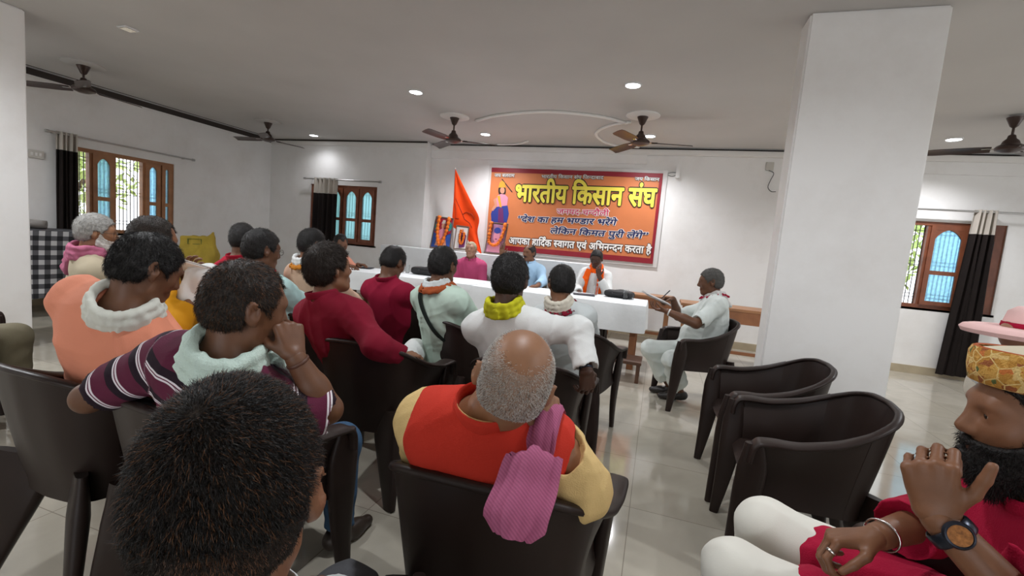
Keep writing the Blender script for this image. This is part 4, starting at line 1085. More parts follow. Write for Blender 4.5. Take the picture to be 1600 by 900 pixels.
GAM = cloth('mauve_check_gamcha', H_('A85B7C'), noise=.05)
def gamcha_stripes(m, scale=260., dark=.72):
    nt = m.node_tree; b = nt.nodes['Principled BSDF']; l = b.inputs['Base Color'].links[0].from_socket
    tc = nt.nodes.new('ShaderNodeTexCoord'); wv = nt.nodes.new('ShaderNodeTexWave'); wv.inputs['Scale'].default_value = scale/6.28; wv.bands_direction = 'DIAGONAL'
    nt.links.new(tc.outputs['Object'], wv.inputs['Vector'])
    mr = nt.nodes.new('ShaderNodeMapRange'); mr.inputs[3].default_value = dark; mr.inputs[4].default_value = 1.15; nt.links.new(wv.outputs['Fac'], mr.inputs[0])
    vm = nt.nodes.new('ShaderNodeVectorMath'); vm.operation = 'MULTIPLY'; nt.links.new(l, vm.inputs[0]); nt.links.new(mr.outputs[0], vm.inputs[1]); nt.links.new(vm.outputs[0], b.inputs['Base Color'])
gamcha_stripes(GAM, 420., .84)
# gamcha over the right shoulder, hanging down behind the chair back
T2, at2 = I2['T'], I2['at']
I2['wc'] = W2; tp = on_top(I2, .125, (.085, .03, -.03, -.075), .012)
c_ = [at2(.12, .20, .45), at2(.122, .185, .70)]+tp+list(on_body(I2, [(.118, .80)], .016, obj=W2))
q_ = [atd(836, 705, .875), atd(820, 755, .83), atd(803, 800, .80), atd(795, 840, .79)]
path = smoothpath(np.array(c_+q_), 44); wid = np.interp(np.linspace(0, 1, 44), [0, .25, .45, .6, .8, .95, 1], [.045, .042, .038, .044, .058, .058, .034])
G = np.zeros((44, 27, 3))
for i in range(44):
    tdir = unit(path[min(i+1, 43)]-path[max(i-1, 0)]); sdir = unit(np.array([1, .05, .16])-np.dot(np.array([1, .05, .16]), tdir)*tdir); nn = np.cross(sdir, tdir)
    for j, u in enumerate(np.linspace(-1, 1, 27)):
        rip = .0055*math.sin(u*6+.4+i*.03)+.003*math.sin(u*13+i*.05); arc = -.022*(u*u)
        if abs(u) > .9: arc -= .006
        G[i, j] = path[i]+sdir*u*wid[i]+nn*(-(rip+arc)*.9)
drape(I2, 'gamcha', GAM, G, .012)
# --- bearded man in the cap, right edge
MAG = cloth('magenta_cotton', H_('A60F36'), noise=.05, bump=.25); PANT = cloth('white_trouser_drill', H_('DEDCD2'), noise=.04, bump=.04)
p = atd(1622, 655, .86)
k_r, k_l = onz(1196, 822, .545), onz(1150, 895, .53)
I3 = person('person with black beard in embroidered cap and magenta kurta at right edge, fist at chin', p, (.93, 1.16), 88, h=.0048, hyaw=82, hpitch=5, hs=1.02, tone='mid', seed=3,
    arms={'L': dict(w=atd(1468, 812, .80), e=(.76, .83, .70), d=(-.22, .05, 1), n=(.5, .9, .1), curl=(1.15, 1.2, 1.25, 1.3), thumb=-.35, spread=.01), 'R': dict(w=atd(1372, 838, 1.02), e=atd(1500, 800, 1.16), d=(-1, -.10, -.28), n=(-.2, -.25, -1), curl=(.75, .8, .9, 1.0), thumb=.5)},
    legs={'R': dict(k=k_r), 'L': dict(k=k_l)},
    hair=dict(c='black', t=.006, n=3000, len=.010, bald=((0, -.01, .13), (.085, .11, .06))), beard=dict(c='black', t=.013, drop=.035, n=6000, len=.016), moustache='black',
    shirt=dict(m=MAG, sleeve=.80, cuff=.014, collar=True, kurta=.74, folds=.008), trousers=dict(m=PANT))
def topi_mat():
    m = mat('embroidered_cap_cloth', (.6, .3, .06), .8, bump=.6, bscale=300); nt = m.node_tree; b = nt.nodes['Principled BSDF']
    tc = nt.nodes.new('ShaderNodeTexCoord'); v = nt.nodes.new('ShaderNodeTexVoronoi'); v.inputs['Scale'].default_value = 95; nt.links.new(tc.outputs['Object'], v.inputs['Vector'])
    r = nt.nodes.new('ShaderNodeValToRGB'); r.color_ramp.interpolation = 'CONSTANT'; e = r.color_ramp.elements
    cols = [(0, (.50, .24, .035)), (.42, (.62, .34, .07)), (.6, (.33, .10, .025)), (.72, (.70, .47, .17)), (.84, (.10, .13, .035)), (.92, (.55, .16, .03))]
    e[0].position = 0; e[0].color = (*cols[0][1], 1); e[1].position = cols[1][0]; e[1].color = (*cols[1][1], 1)
    for q, c in cols[2:]: z = e.new(q); z.color = (*c, 1)
    sp = nt.nodes.new('ShaderNodeSeparateColor'); nt.links.new(v.outputs['Color'], sp.inputs[0]); nt.links.new(sp.outputs[0], r.inputs[0])
    w = nt.nodes.new('ShaderNodeTexVoronoi'); w.feature = 'DISTANCE_TO_EDGE'; w.inputs['Scale'].default_value = 34; nt.links.new(tc.outputs['Object'], w.inputs['Vector'])
    mt = nt.nodes.new('ShaderNodeMath'); mt.operation = 'LESS_THAN'; mt.inputs[1].default_value = .035; nt.links.new(w.outputs['Distance'], mt.inputs[0])
    mx = nt.nodes.new('ShaderNodeMix'); mx.data_type = 'RGBA'; nt.links.new(mt.outputs[0], mx.inputs['Factor']); nt.links.new(r.outputs[0], mx.inputs['A']); mx.inputs['B'].default_value = (.72, .52, .20, 1)
    nt.links.new(mx.outputs['Result'], b.inputs['Base Color']); return m
def topi(I, m, m2, m3):
    R, hd, hs = I['R'], I['head'], I['hs']; tilt = axes(0, 0, 0); RR = R
    def ringpt(a, rx, ry, z, y0=-.012): return hd+hs*(np.array([rx*math.cos(a), y0+ry*math.sin(a), z+.012*math.sin(a)]) @ RR)
    prof = [(.086, .104, .050), (.091, .110, .053), (.094, .113, .080), (.092, .111, .108), (.087, .106, .118), (.082, .101, .112)]
    n = 40; A = np.arange(n)/n*2*PI; V = [ringpt(a, *q) for q in prof for a in A]; k = len(prof)
    F = [(i*n+j, i*n+(j+1) % n, (i+1)*n+(j+1) % n, (i+1)*n+j) for i in range(k-1) for j in range(n)]+[((k-1)*n+j, (k-1)*n+(j+1) % n, (j+1) % n, j) for j in range(n)]
    cap = worn(MB().add(V, F).build('cap', m, I['body'], smooth=True, angle=60, loc=I['base']))
    prof = [(.0865, .1055, .1165), (.083, .102, .1195), (.078, .097, .117)]; V = [ringpt(a, *q) for q in prof for a in A]
    F = [(i*n+j, i*n+(j+1) % n, (i+1)*n+(j+1) % n, (i+1)*n+j) for i in range(2) for j in range(n)]
    worn(MB().add(V, F).build('cap_rim', m2, cap, smooth=True, loc=I['base']))
    V = [ringpt(a, .0825*q, .1015*q, .112+.012*(1-q*q)) for q in (1., .7, .4, .1) for a in A]+[ringpt(0, 0, 0, .126)]
    F = [(i*n+j, i*n+(j+1) % n, (i+1)*n+(j+1) % n, (i+1)*n+j) for i in range(3) for j in range(n)]+[(3*n+j, 3*n+(j+1) % n, 4*n) for j in range(n)]
    worn(MB().add(V, F).build('cap_top', m3, cap, smooth=True, loc=I['base']))
topi(I3, topi_mat(), cloth('rust_felt', H_('A4532C')), cloth('cream_felt', H_('C9BFA8')))
M_WATCH = mat('black_watch_steel', (.03, .035, .05), .3, metal=.7); M_DIAL = mat('skeleton_dial', (.32, .13, .04), .3, metal=.6, noise=.6, nscale=160); M_SILV = mat('silver', (.72, .70, .68), .2, metal=1.)
S, E, W = I3['joint'][-1]; d_ = unit(W-E); c0 = W-d_*.022
cdir = unit(np.array([0, 0, CAMH])-c0); n_ = unit(np.array([-.1, -1, .25])-np.dot(np.array([-.1, -1, .25]), d_)*d_); s_ = np.cross(d_, n_)
a = np.linspace(0, 2*PI, 33); wt = worn(MB().sweep([c0+n_*math.cos(t)*.031+s_*math.sin(t)*.034 for t in a], .0125, .0028, d_, 8, 3.).build('wristwatch', M_WATCH, I3['body'], smooth=True, angle=40, loc=I3['base']))
Mx = np.stack([s_, d_, n_], 1)
worn(MB().lathe([(0, 0), (.0215, 0), (.0225, .004), (.020, .0095), (.0175, .0105), (.0170, .008), (0, .008)], c0+n_*.029, 28, M=Mx).build('watch_case', M_WATCH, wt, smooth=True, angle=30, loc=I3['base']))
worn(MB().lathe([(0, .0082), (.0165, .0082), (.0165, .009), (0, .009)], c0+n_*.029, 24, M=Mx).build('watch_dial', M_DIAL, wt, loc=I3['base']))
bracelet(I3, 1, 'bangle', M_SILV, .036, .0032, .015)
q = I3['hands'][1][5]; d_ = unit(q.b-q.a); c_ = q.a+(q.b-q.a)*.55; u_ = unit(np.cross(d_, (.2, .3, 1))); w_ = np.cross(d_, u_)
worn(MB().sweep([c_+(u_*math.cos(t)+w_*math.sin(t))*.0098 for t in np.linspace(0, 2*PI, 21)], .003, .0014, d_, 8, 2.6).build('finger_ring', M_SILV, I3['body'], smooth=True, loc=I3['base']))
# --- striped polo
def stripe_mat():
    m = cloth('maroon_polo_knit', H_('4E1A30')); nt = m.node_tree; b = nt.nodes['Principled BSDF']
    at = nt.nodes.new('ShaderNodeAttribute'); at.attribute_name = 'band'
    mu = nt.nodes.new('ShaderNodeMath'); mu.operation = 'MULTIPLY'; mu.inputs[1].default_value = 1/.088; nt.links.new(at.outputs['Fac'], mu.inputs[0])
    fr = nt.nodes.new('ShaderNodeMath'); fr.operation = 'FRACT'; nt.links.new(mu.outputs[0], fr.inputs[0])
    r = nt.nodes.new('ShaderNodeValToRGB'); r.color_ramp.interpolation = 'CONSTANT'; e = r.color_ramp.elements; mar, wh, dk = H_('5A2038'), H_('DDD6DC'), H_('221420')
    e[0].position = 0; e[0].color = (*mar, 1); e[1].position = .50; e[1].color = (*wh, 1)
    for q, c in ((.56, mar), (.60, wh), (.66, dk), (.92, mar)): z = e.new(q); z.color = (*c, 1)
    nt.links.new(fr.outputs[0], r.inputs[0]); nt.links.new(r.outputs[0], b.inputs['Base Color']); return m
p = atd(386, 478, 1.25); wr = atd(462, 560, 1.27)
I4 = person('person in maroon white-striped polo shirt with white towel round neck, hand at chin', p, (-1.28, 1.10), 2, h=.0055, hyaw=-22, hpitch=10, hroll=4, hs=1.02, tone='dark', seed=4, broad=1.05, shroll=2,
    arms={'R': dict(w=wr, e=atd(512, 640, 1.33), d=(-.35, .1, .75), n=(-.5, .3, -.6), curl=(.9, 1., 1.1, 1.2), thumb=.3), 'L': dict(w=(-1.70, 1.12, .80), e=atd(138, 622, 1.32), d=(.7, .5, 0), n=(0, 0, -1))},
    legs={'R': dict(k=atd(532, 692, 1.86))},
    hair=dict(c='brownblack', t=.006, n=9000, len=.014, rad=.0005, lift=.3, mess=.25, recede=.030, h=.0045, mix=(('black', .7), ('rust', .3))),
    shirt=dict(m=stripe_mat(), sleeve=.37, bands=True, collar=False, cuff=.01), trousers=dict(m=cloth('blue_denim', H_('35506B'), noise=.25)), shoes=mat('brown_shoe_leather', (.03, .018, .012), .45))
TOWEL = cloth('pale_aqua_towel', H_('C3D6CC'), noise=.04, bump=.5, bscale=200)
neck_ring(I4, 'towel', TOWEL, .032, .05, tails=[[(I4['at'](.06, .10, .93), .035, .014), (I4['at'](.09, .15, .75), .045, .012), (I4['at'](.09, .15, .55), .05, .01)]], seed=4, h=.006, lift=.014, rx=1.05)
bracelet(I4, 1, 'bracelet', mat('brown_beads', (.09, .035, .02), .5), .033, .005, .012)
# --- peach kurta
p = atd(232, 420, 1.55)
PEA = cloth('peach_cotton', H_('E08F72'), noise=.05)
I5 = person('person in peach kurta with white collar cloth bending forward, seen from behind at left', p, (-1.97, 1.34), -8, h=.006, hyaw=-14, hpitch=24, hs=.97, tone='dark', seed=5, broad=1.36, belly=.03, slump=.03, shroll=-2,
    hair=dict(c='black', t=.008, n=6000, len=.02, rad=.0006, lift=.2, mess=.2, h=.005), shirt=dict(m=PEA, sleeve=.9, kurta=.6, folds=.010, freq=15))
neck_ring(I5, 'collar_cloth', cloth('white_collar_cloth', H_('D5D6CC')), .026, .045, seed=5, lift=.016, rx=1.08)
# --- yellow kurta
p = atd(240, 376, 2.3)
YK = cloth('mustard_cotton', H_('C58A12'), noise=.07)
I6 = person('person in mustard yellow kurta behind the peach kurta, papers on lap', p, (-2.42, 1.86), -22, h=.0068, hyaw=-20, hpitch=14, tone='mid', seed=6, broad=1.1,
    arms={'R': dict(w=atd(300, 470, 2.25)), 'L': dict(w=atd(292, 440, 2.45))},
    hair=dict(c='brownblack', t=.006, n=3500, len=.012, recede=.034, h=.006), shirt=dict(m=YK, sleeve=.9, kurta=.6, folds=.009))
# --- old man with the pink shawl
p = atd(152, 363, 3.05); GLS = mat('thin_spectacle_frame', (.12, .10, .09), .35, metal=.6)
I7 = person('person with grey hair, beard and spectacles, beige shirt and pink shawl, beyond left pillar', p, (-3.66, 2.16), -24, h=.0075, hyaw=-32, hpitch=4, tone='tan', seed=7,
    arms={'L': dict(w=(-3.78, 2.28, .66), hint=(-1, -.6, .2))},
    hair=dict(c='grey', t=.011, n=2500, len=.016, h=.007), beard=dict(c='white', t=.005), shirt=dict(m=cloth('beige_cotton', H_('B3A78F')), sleeve=.9, kurta=.6))
PKS = cloth('pink_shawl', H_('B0637E')); spectacles(I7, GLS)
neck_ring(I7, 'shawl', PKS, .032, .05, tails=[[(I7['at'](-.10, -.10, .93), .05, .02), (I7['at'](-.17, -.12, .75), .055, .02), (I7['at'](-.20, -.07, .60), .04, .02)], [(I7['at'](.10, .12, .9), .05, .014), (I7['at'](.1, .15, .6), .055, .014)]], seed=7, lift=.012, rx=1.1)
# --- knees at the left edge
I8 = person('person in khaki trousers at the left edge, only bent knees showing', np.array([-4.10, 1.26, 1.16]), (-3.97, 1.30), -76, h=.008, tone='dark', seed=8, hair=BL,
    legs={'R': dict(k=np.array([-3.52, 1.40, .55])), 'L': dict(k=np.array([-3.56, 1.62, .54]))}, arms={'R': dict(w=(-3.80, 1.22, .66)), 'L': dict(w=(-3.84, 1.5, .66))},
    shirt=dict(m=cloth('pale_grey_cotton', H_('B9BCC0'))), trousers=dict(m=cloth('khaki_drill', H_('6A6350'))))
# --- crimson man far left
p = atd(380, 374, 3.4)
CRI = cloth('crimson_cotton', H_('A5142F'), noise=.06)
I9 = person('person in crimson shirt farthest left row, turned away before the yellow sack', p, (-2.98, 2.86), 16, h=.008, hyaw=22, hpitch=6, tone='dark', seed=9, hair=dict(BL, n=1500, len=.018, h=.008), shirt=dict(m=CRI, collar=True))
# --- pale blue shirt, spectacles
p = atd(410, 390, 2.75)
I10 = person('person in pale aqua shirt with spectacles, behind the striped polo shirt', p, (-2.22, 2.38), -6, h=.007, hyaw=-18, hpitch=8, tone='dark', seed=10, broad=1.05,
    hair=dict(BL, t=.010, n=3000, len=.014, h=.006), shirt=dict(m=cloth('pale_aqua_cotton', H_('AFCDCB')), collar=True, sleeve=.45)); spectacles(I10, GLS)
# --- pale peach shirt with scarf
p = atd(489, 382, 3.5)
I11 = person('person in pale peach shirt with white scarf and orange edge, near the table\'s left end', p, (-2.50, 3.06), -6, h=.0078, hyaw=-20, hpitch=8, tone='mid', seed=11, broad=1.1, hair=dict(BL, t=.008, n=2200, len=.02, h=.007, back=-.008, recede=.026), shirt=dict(m=cloth('pale_peach_cotton', H_('E6C7AC')), collar=False, folds=.009))
neck_ring(I11, 'scarf', WHITE, .026, .04, seed=11, lift=.02, h=.008); neck_ring(I11, 'scarf_edge', cloth('ochre_cloth', H_('C07A2A')), .012, .03, seed=12, lift=-.004, rx=1.32, h=.008)
# --- far table end
p = atd(532, 381, 6.75)
I12 = person('person in salmon shirt with short dark hair looking down at the far left table end', p, (-4.78, 5.74), -104, h=.010, hyaw=-125, hpitch=22, hs=1.22, tone='dark', seed=12, hair=dict(BL, t=.005, h=.009, recede=.03), shirt=dict(m=cloth('salmon_cotton', H_('DF9C84'))),
    arms={'R': dict(w=(-4.22, 5.47, .80), d=(1, -.2, 0), n=(0, 0, -1)), 'L': dict(w=(-4.30, 5.82, .80), d=(1, 0, 0), n=(0, 0, -1))})
# --- maroon kurta, white trousers
p = atd(515, 420, 2.28)
MAR = cloth('maroon_cotton', H_('7C1029'), noise=.07)
I13 = person('person in maroon kurta and white trousers, full dark hair, leaning back in chair', p, (-1.44, 2.06), -4, h=.0065, hyaw=-24, hpitch=-8, hroll=-4, tone='mid', seed=13, broad=.98, neck_r=.95,
    arms={'R': dict(w=atd(628, 556, 2.26), e=atd(588, 540, 2.12), d=(.3, 1, -.1)), 'L': dict(w=(-1.55, 2.42, .64))}, legs={'R': dict(k=onz(650, 548, .55)), 'L': dict(k=(-1.45, 2.5, .53))},
    hair=dict(c='brownblack', t=.016, n=7000, len=.022, rad=.0006, lift=.25, h=.006, back=-.006, top=.004), shirt=dict(m=MAR, sleeve=.9, kurta=.55, collar=True), trousers=dict(m=WHITE))
# --- crimson bowed to the table
p = atd(615, 410, 3.5)
CR2 = cloth('crimson_dobby', H_('8F1233'), noise=.06)
I14 = person('person in crimson shirt bowing toward the table, left of the black bag strap', p, (-1.92, 3.24), -2, h=.0075, hyaw=-14, hpitch=26, tone='dark', seed=14, broad=1.0, slump=.04, hair=dict(BL, t=.008, n=2500, len=.018, h=.007), shirt=dict(m=CR2, collar=True),
    arms={'R': dict(w=(-1.72, 3.6, .66)), 'L': dict(w=(-2.1, 3.6, .66))})
# --- mint shirt with bag strap
p = atd(693, 414, 3.0)
MINT = cloth('pale_mint_cotton', H_('BCD0C2'), noise=.05); BLK = cloth('black_webbing', H_('1C2420'))
I15 = person('person in pale mint shirt with black bag strap across back and rust scarf', p, (-1.27, 2.80), -20, h=.0068, hyaw=-10, hpitch=4, tone='dark', seed=15, broad=1.12, belly=.02, hair=dict(BL, t=.009, n=4000, len=.014, h=.006, lift=.15), shirt=dict(m=MINT, folds=.008))
strap(I15, 'bag_strap', BLK, [(-.065, .99), (-.06, .9), (-.02, .75), (.05, .55), (.12, .35), (.16, .2)], .020)
neck_ring(I15, 'scarf', WHITE2, .020, .03, seed=15, lift=.016); neck_ring(I15, 'scarf_edge', cloth('rust_cloth', H_('A2502A')), .014, .02, seed=16, lift=-.006, rx=1.38)
# --- white shirt, yellow-green scarf
p = atd(797, 436, 2.18)
I16 = person('person in white shirt with yellow-green scarf at nape, right arm stretched down beside chair', p, (-.60, 2.22), 2, h=.006, hyaw=2, hpitch=6, tone='deep', seed=16, broad=.96, belly=.02, hair=dict(BL, t=.010, n=6000, len=.015, h=.0055, lift=.15, back=-.022),
    arms={'R': dict(w=atd(916, 576, 1.98), e=atd(903, 515, 2.08), d=(.10, .25, -1), n=(-.6, .7, 0), curl=(.5, .6, .7, .7))},
    shirt=dict(m=WHITE, folds=.008, sleeve=.97, cuff=.006, loose=.002))
SC16 = cloth('yellow_green_print', H_('B7B41E'), noise=.5)
neck_ring(I16, 'scarf', SC16, .024, .03, seed=17, lift=.014, rx=1.0, h=.006)
bracelet(I16, 1, 'wristband', M_WATCH, .031, .007, .004)
# --- greying man by the table end
p = atd(877, 443, 2.98)
I17 = person('person with thinning black hair, white shirt and cream neck cloth, right of yellow-green scarf', p, (-.50, 3.10), 4, h=.0068, hyaw=28, hpitch=10, tone='mid', seed=18, hair=dict(BL, t=.009, n=3000, len=.014, h=.006, recede=.03), shirt=dict(m=WHITE2, folds=.008))
neck_ring(I17, 'neck_cloth', OFFW, .026, .05, seed=18, lift=.02); neck_ring(I17, 'neck_cloth_edge', MAR, .008, .02, seed=19, lift=-.012, rx=1.42)
# --- behind the table
p = atd(736, 390, 6.85)
PIN = cloth('rose_check_cotton', H_('B4486F'), noise=.08)
I18 = person('person with white hair in rose pink shirt behind the table, looking up', p, (-2.70, 6.44), 184, h=.009, hyaw=186, hpitch=-10, hroll=4, tone='light', seed=20, broad=1.08, hair=dict(c='sand', t=.008, h=.008, n=900, len=.012, recede=.03), shirt=dict(m=PIN, collar=True, sleeve=.5))
p = atd(827, 395, 6.62)
SKY = cloth('sky_blue_cotton', H_('A9CBE6'), noise=.05)
I19 = person('person with moustache in sky blue shirt behind the table, right hand raised', p, (-1.80, 6.46), 176, h=.0088, hyaw=156, hpitch=2, tone='mid', seed=21, broad=1.1, moustache='black', hair=dict(BL, t=.008, h=.008, bald=((0, .04, .11), (.06, .075, .05))), 
    arms={'R': dict(w=atd(784, 400, 6.42), e=atd(789, 432, 6.36), d=(0, 0, 1), n=(.5, -.8, 0), curl=(.1, .12, .15, .2), thumb=0), 'L': dict(w=atd(840, 446, 6.15), d=(-.5, -1, -.1), n=(0, 0, -1))}, shirt=dict(m=SKY, collar=True, sleeve=.9))
p = atd(932, 404, 6.28)
ORG = cloth('bright_orange_scarf', H_('FF6412'), noise=.05)
I20 = person('person in white kurta with bright orange scarf behind the table, hand over face', p, (-.84, 6.44), 180, h=.0085, hyaw=172, hpitch=20, tone='deep', seed=22, hair=dict(BL, t=.010, h=.008), shirt=dict(m=WHITE, sleeve=.9), 
    arms={'L': dict(w=atd(936, 432, 6.12), e=atd(950, 462, 6.1), d=(-.15, .05, 1), n=(.2, 1, .2), curl=(.3, .35, .4, .45)), 'R': dict(w=atd(905, 458, 6.0), d=(.4, -.8, 0), n=(0, 0, -1))})
spectacles(I20, GLS)
neck_ring(I20, 'scarf', ORG, .028, .05, tails=[[(I20['at'](-.085, .10, .95), .04, .016), (I20['at'](-.095, .14, .75), .042, .015), (I20['at'](-.09, .15, .45), .045, .014)], [(I20['at'](.085, .10, .95), .04, .016), (I20['at'](.11, .13, .75), .045, .015), (I20['at'](.12, .15, .4), .045, .014)]], seed=23, lift=.01, h=.008)
# --- the man writing
p = atd(1110, 440, 4.18)
PALE = cloth('pale_white_cotton', H_('D3DAD6'), noise=.04)
I21 = person('person with grey-black hair in white kurta pajama seated sideways, writing on a pad', p, (.50, 4.46), 96, h=.0058, hyaw=90, hpitch=8, tone='dark', seed=24, belly=.06, broad=1.08,
    arms={'L': dict(w=atd(1043, 487, 4.02), d=(-1, .25, .05), n=(.1, .1, 1), curl=(.4, .45, .5, .55), thumb=.8), 'R': dict(w=atd(1052, 468, 4.30), d=(-1, -.25, -.05), n=(-.1, -.5, -1), curl=(.8, .9, 1., 1.1), thumb=.6)},
    legs={'L': dict(k=atd(1050, 562, 3.98), a=onz(1062, 612, .09), f=(-1, -.15, 0)), 'R': dict(k=atd(1016, 545, 4.22), a=onz(1048, 604, .09), f=(-1, .05, 0))},
    hair=dict(c='salt', t=.008, n=5000, len=.010, h=.0055), shirt=dict(m=PALE, sleeve=.46, cuff=.018, kurta=.45, folds=.008), trousers=dict(m=PALE, len=.72, hem=.03, folds=.009), shoes=mat('black_shoe_leather', (.02, .016, .014), .4))
SC21 = cloth('white_red_towel', H_('D8D6D4')); T_ = neck_ring(I21, 'towel', SC21, .026, .05, seed=24, lift=.006, rx=1.12, tails=[[(I21['at'](.02, -.10, 1.0), .06, .012), (I21['at'](.02, -.15, .88), .06, .012)]])
neck_ring(I21, 'towel_stripe', MAG, .007, .05, seed=25, lift=.012, rx=1.46)
bracelet(I21, -1, 'bangle', mat('white_bangle', (.8, .8, .78), .3), .034, .006, .015)
# --- pink hat at the right edge
p = atd(1612, 560, 2.0)
I22 = person('person in wide pink hat and white face cloth at right edge, behind the embroidered cap', np.array([1.415, 2.28, 1.125]), (1.53, 2.28), -90, h=.0085, hyaw=-86, hs=1., tone='light', seed=26, hair=dict(style='none'), shirt=dict(m=OFFW))
R22, h22 = I22['R'], I22['head']
PNK = cloth('pink_straw', H_('EFC6C2'), noise=.03); 
prof = [(.0, .150), (.06, .146), (.085, .125), (.094, .085), (.098, .062), (.14, .062), (.185, .060), (.205, .055), (.216, .042), (.208, .026), (.19, .024), (.14, .036), (.090, .052), (.086, .085), (.06, .13), (0, .138)]
hat = worn(MB().lathe(prof, h22+np.array([0, 0, -.008]), 40, M=R22.T).build('hat', PNK, I22['body'], smooth=True, angle=50, loc=I22['base']))
worn(MB().lathe([(.0985, .063), (.100, .064), (.098, .082), (.096, .082)], h22+np.array([0, 0, -.008]), 40, M=R22.T).build('hat_ribbon', MAG, hat, smooth=True, loc=I22['base']))
worn(MB().tube(smoothpath([h22+np.array(q) @ R22 for q in ((.088, .03, .045), (.092, .035, -.02), (.07, .05, -.09), (0, .07, -.13), (-.07, .05, -.09), (-.092, .035, -.02), (-.088, .03, .045))], 30), .004).build('chin_strap', MAG, hat, smooth=True, loc=I22['base']))
neck_ring(I22, 'face_cloth', WHITE, .04, .02, seed=26, lift=.03, rx=1.1, h=.01)
# ================================================================== curtains and rods
M_CURT = cloth('black_brown_curtain', H_('1D1614'), noise=.15); M_HEAD = cloth('silver_curtain_header', H_('B9B2A8'), rough=.5)
def curtain(P, a0, a1, b0, b1, zt, zh, zb, nf, label, seed=0):
    """curtain from a0..a1 at the rod to b0..b1 at the hem; P maps (along, out, z)"""
    c = P((a0+a1)/2, 0, 0); r = empty('curtain', c); tag(r, label, 'curtain', 'two-tone eyelet curtains'); L = np.array(c)
    rng = np.random.default_rng(seed); ph = rng.random()*6
    def grid(z0, z1, nz, n=64):
        G = np.zeros((n, nz, 3))
        for i, u in enumerate(np.linspace(0, 1, n)):
            for j, z in enumerate(np.linspace(z0, z1, nz)):
                k = (zt-z)/(zt-zb); a = (a0+(a1-a0)*u)*(1-k)+(b0+(b1-b0)*u)*k
                w = math.sin(u*nf*2*PI+ph)*.032*(1-.25*k)+.012*math.sin(u*nf*PI*1.3+k*3+ph)
                G[i, j] = np.array(P(a+.012*math.sin(u*nf*4*PI+1)*k, w, z))-L
        return G
    MB().sheet(grid(zh, zb, 14), .004).build('drape', M_CURT, r, smooth=True, angle=60)
    MB().sheet(grid(zt, zh, 5), .005).build('header', M_HEAD, r, smooth=True, angle=60)
    return r
def rod(p0, p1, label, wall):
    c = (np.array(p0)+np.array(p1))/2; r = empty('curtain_rod', c); tag(r, label, 'curtain rod', 'steel curtain rods'); a, b = np.array(p0)-c, np.array(p1)-c
    MB().tube([a, (a+b)/2, b], .0125, 12).build('rod', M_STEEL, r, smooth=True, angle=50)
    d = unit(b-a)
    for q, s in ((a, -1), (b, 1)):
        MB().tube([q, q+d*s*.012, q+d*s*.03, q+d*s*.04], .02, 12).build('finial', M_STEEL, r, smooth=True, angle=50)
        MB().tube([q-d*s*.08, q-d*s*.08+np.array(wall)*.5, q-d*s*.08+np.array(wall)], .008, 8).build('bracket', M_STEEL, r, smooth=True)
PLc = lambda a, o, z: (XL+.125+o, a, z)
PBc = lambda a, o, z: (a, YBL-.105+o, z)
PRc = lambda a, o, z: (a, YB-.125+o, z)
curtain(PLc, 3.88, 4.09, 3.86, 4.08, 2.26, 2.03, .12, 4, 'black curtain with pale header at the left window, hanging behind the chequered table', 1)
curtain(PBc, -6.47, -5.93, -6.50, -5.93, 2.24, 1.95, .12, 5, 'black curtain with silver header on the small back window, behind the seated rows', 2)
curtain(PRc, 3.80, 4.02, 3.68, 4.09, 2.25, 1.94, .06, 4, 'black floor-length curtain at the window right of the wide pillar', 3)
rod((XL+.125, 3.80, 2.235), (XL+.125, 5.66, 2.235), 'steel curtain rod above the left wall window', (-.125, 0, 0))
rod((-6.66, YBL-.105, 2.215), (-5.0, YBL-.105, 2.215), 'short steel curtain rod above the small back window', (0, .105, 0))
rod((2.45, YB-.125, 2.225), (4.75, YB-.125, 2.225), 'steel curtain rod running out from behind the wide pillar', (0, .125, 0))
# ================================================================== banner
M_BAN = mat('banner_vinyl_orange', H_('CC7848'), .42, noise=.08, nscale=2.2, bump=.25, bscale=6); M_BANB = mat('banner_vinyl_edge', H_('8E1426'), .42, bump=.2, bscale=6); M_BANW = mat('banner_vinyl_white', H_('D9D6D4'), .35, bump=.3, bscale=9)
INK = {k: mat('ink_'+k, H_(v), .45) for k, v in dict(yellow='EBDA50', black='16110F', white='F1ECE6', navy='1B2458', magenta='C61E52', skin='C98C72', gold='D89A2C', blue='2C3C8C', purple='6A2A60', pink='D58BA0', hair='241612', brown='6B3A22', grey='C9B7AE').items()}
YBAN = YB-.035
def bp(x, y, d=0.): q = ony(x, y, YBAN-d); return q
bx0, bx1, bz0, bz1 = -2.93, -.085, 1.175, 2.585
ban = empty('banner', ((bx0+bx1)/2, YBAN, bz0)); tag(ban, 'wide orange vinyl banner with yellow Hindi title on the back wall', 'banner'); BO = np.array(ban.location)
def vin(x0, x1, z0, z1, y, th=.003, nx=40, nz=16, seed=0):
    G = np.zeros((nx, nz, 3))
    for i, x in enumerate(np.linspace(x0, x1, nx)):
        for j, z in enumerate(np.linspace(z0, z1, nz)):
            G[i, j] = np.array((x, y-.004*math.sin(x*3.1+z*2)-.0025*math.sin(x*7+z*5), z))-BO
    return MB().sheet(G, th)
vin(bx0-.05, bx1+.07, bz0-.05, bz1+.05, YBAN+.012).build('banner_margin', M_BANW, ban, smooth=True, angle=60)
vin(bx0, bx1, bz0, bz1, YBAN).build('banner_sheet', M_BAN, ban, smooth=True, angle=60)
mb = vin(bx0, bx1, bz1-.075, bz1, YBAN-.005); v2 = vin(bx0, bx1, bz0, bz0+.085, YBAN-.005); mb.add(np.vstack(v2.v), v2.f); v3 = vin(bx1-.045, bx1, bz0+.085, bz1-.075, YBAN-.005); mb.add(np.vstack(v3.v), v3.f)
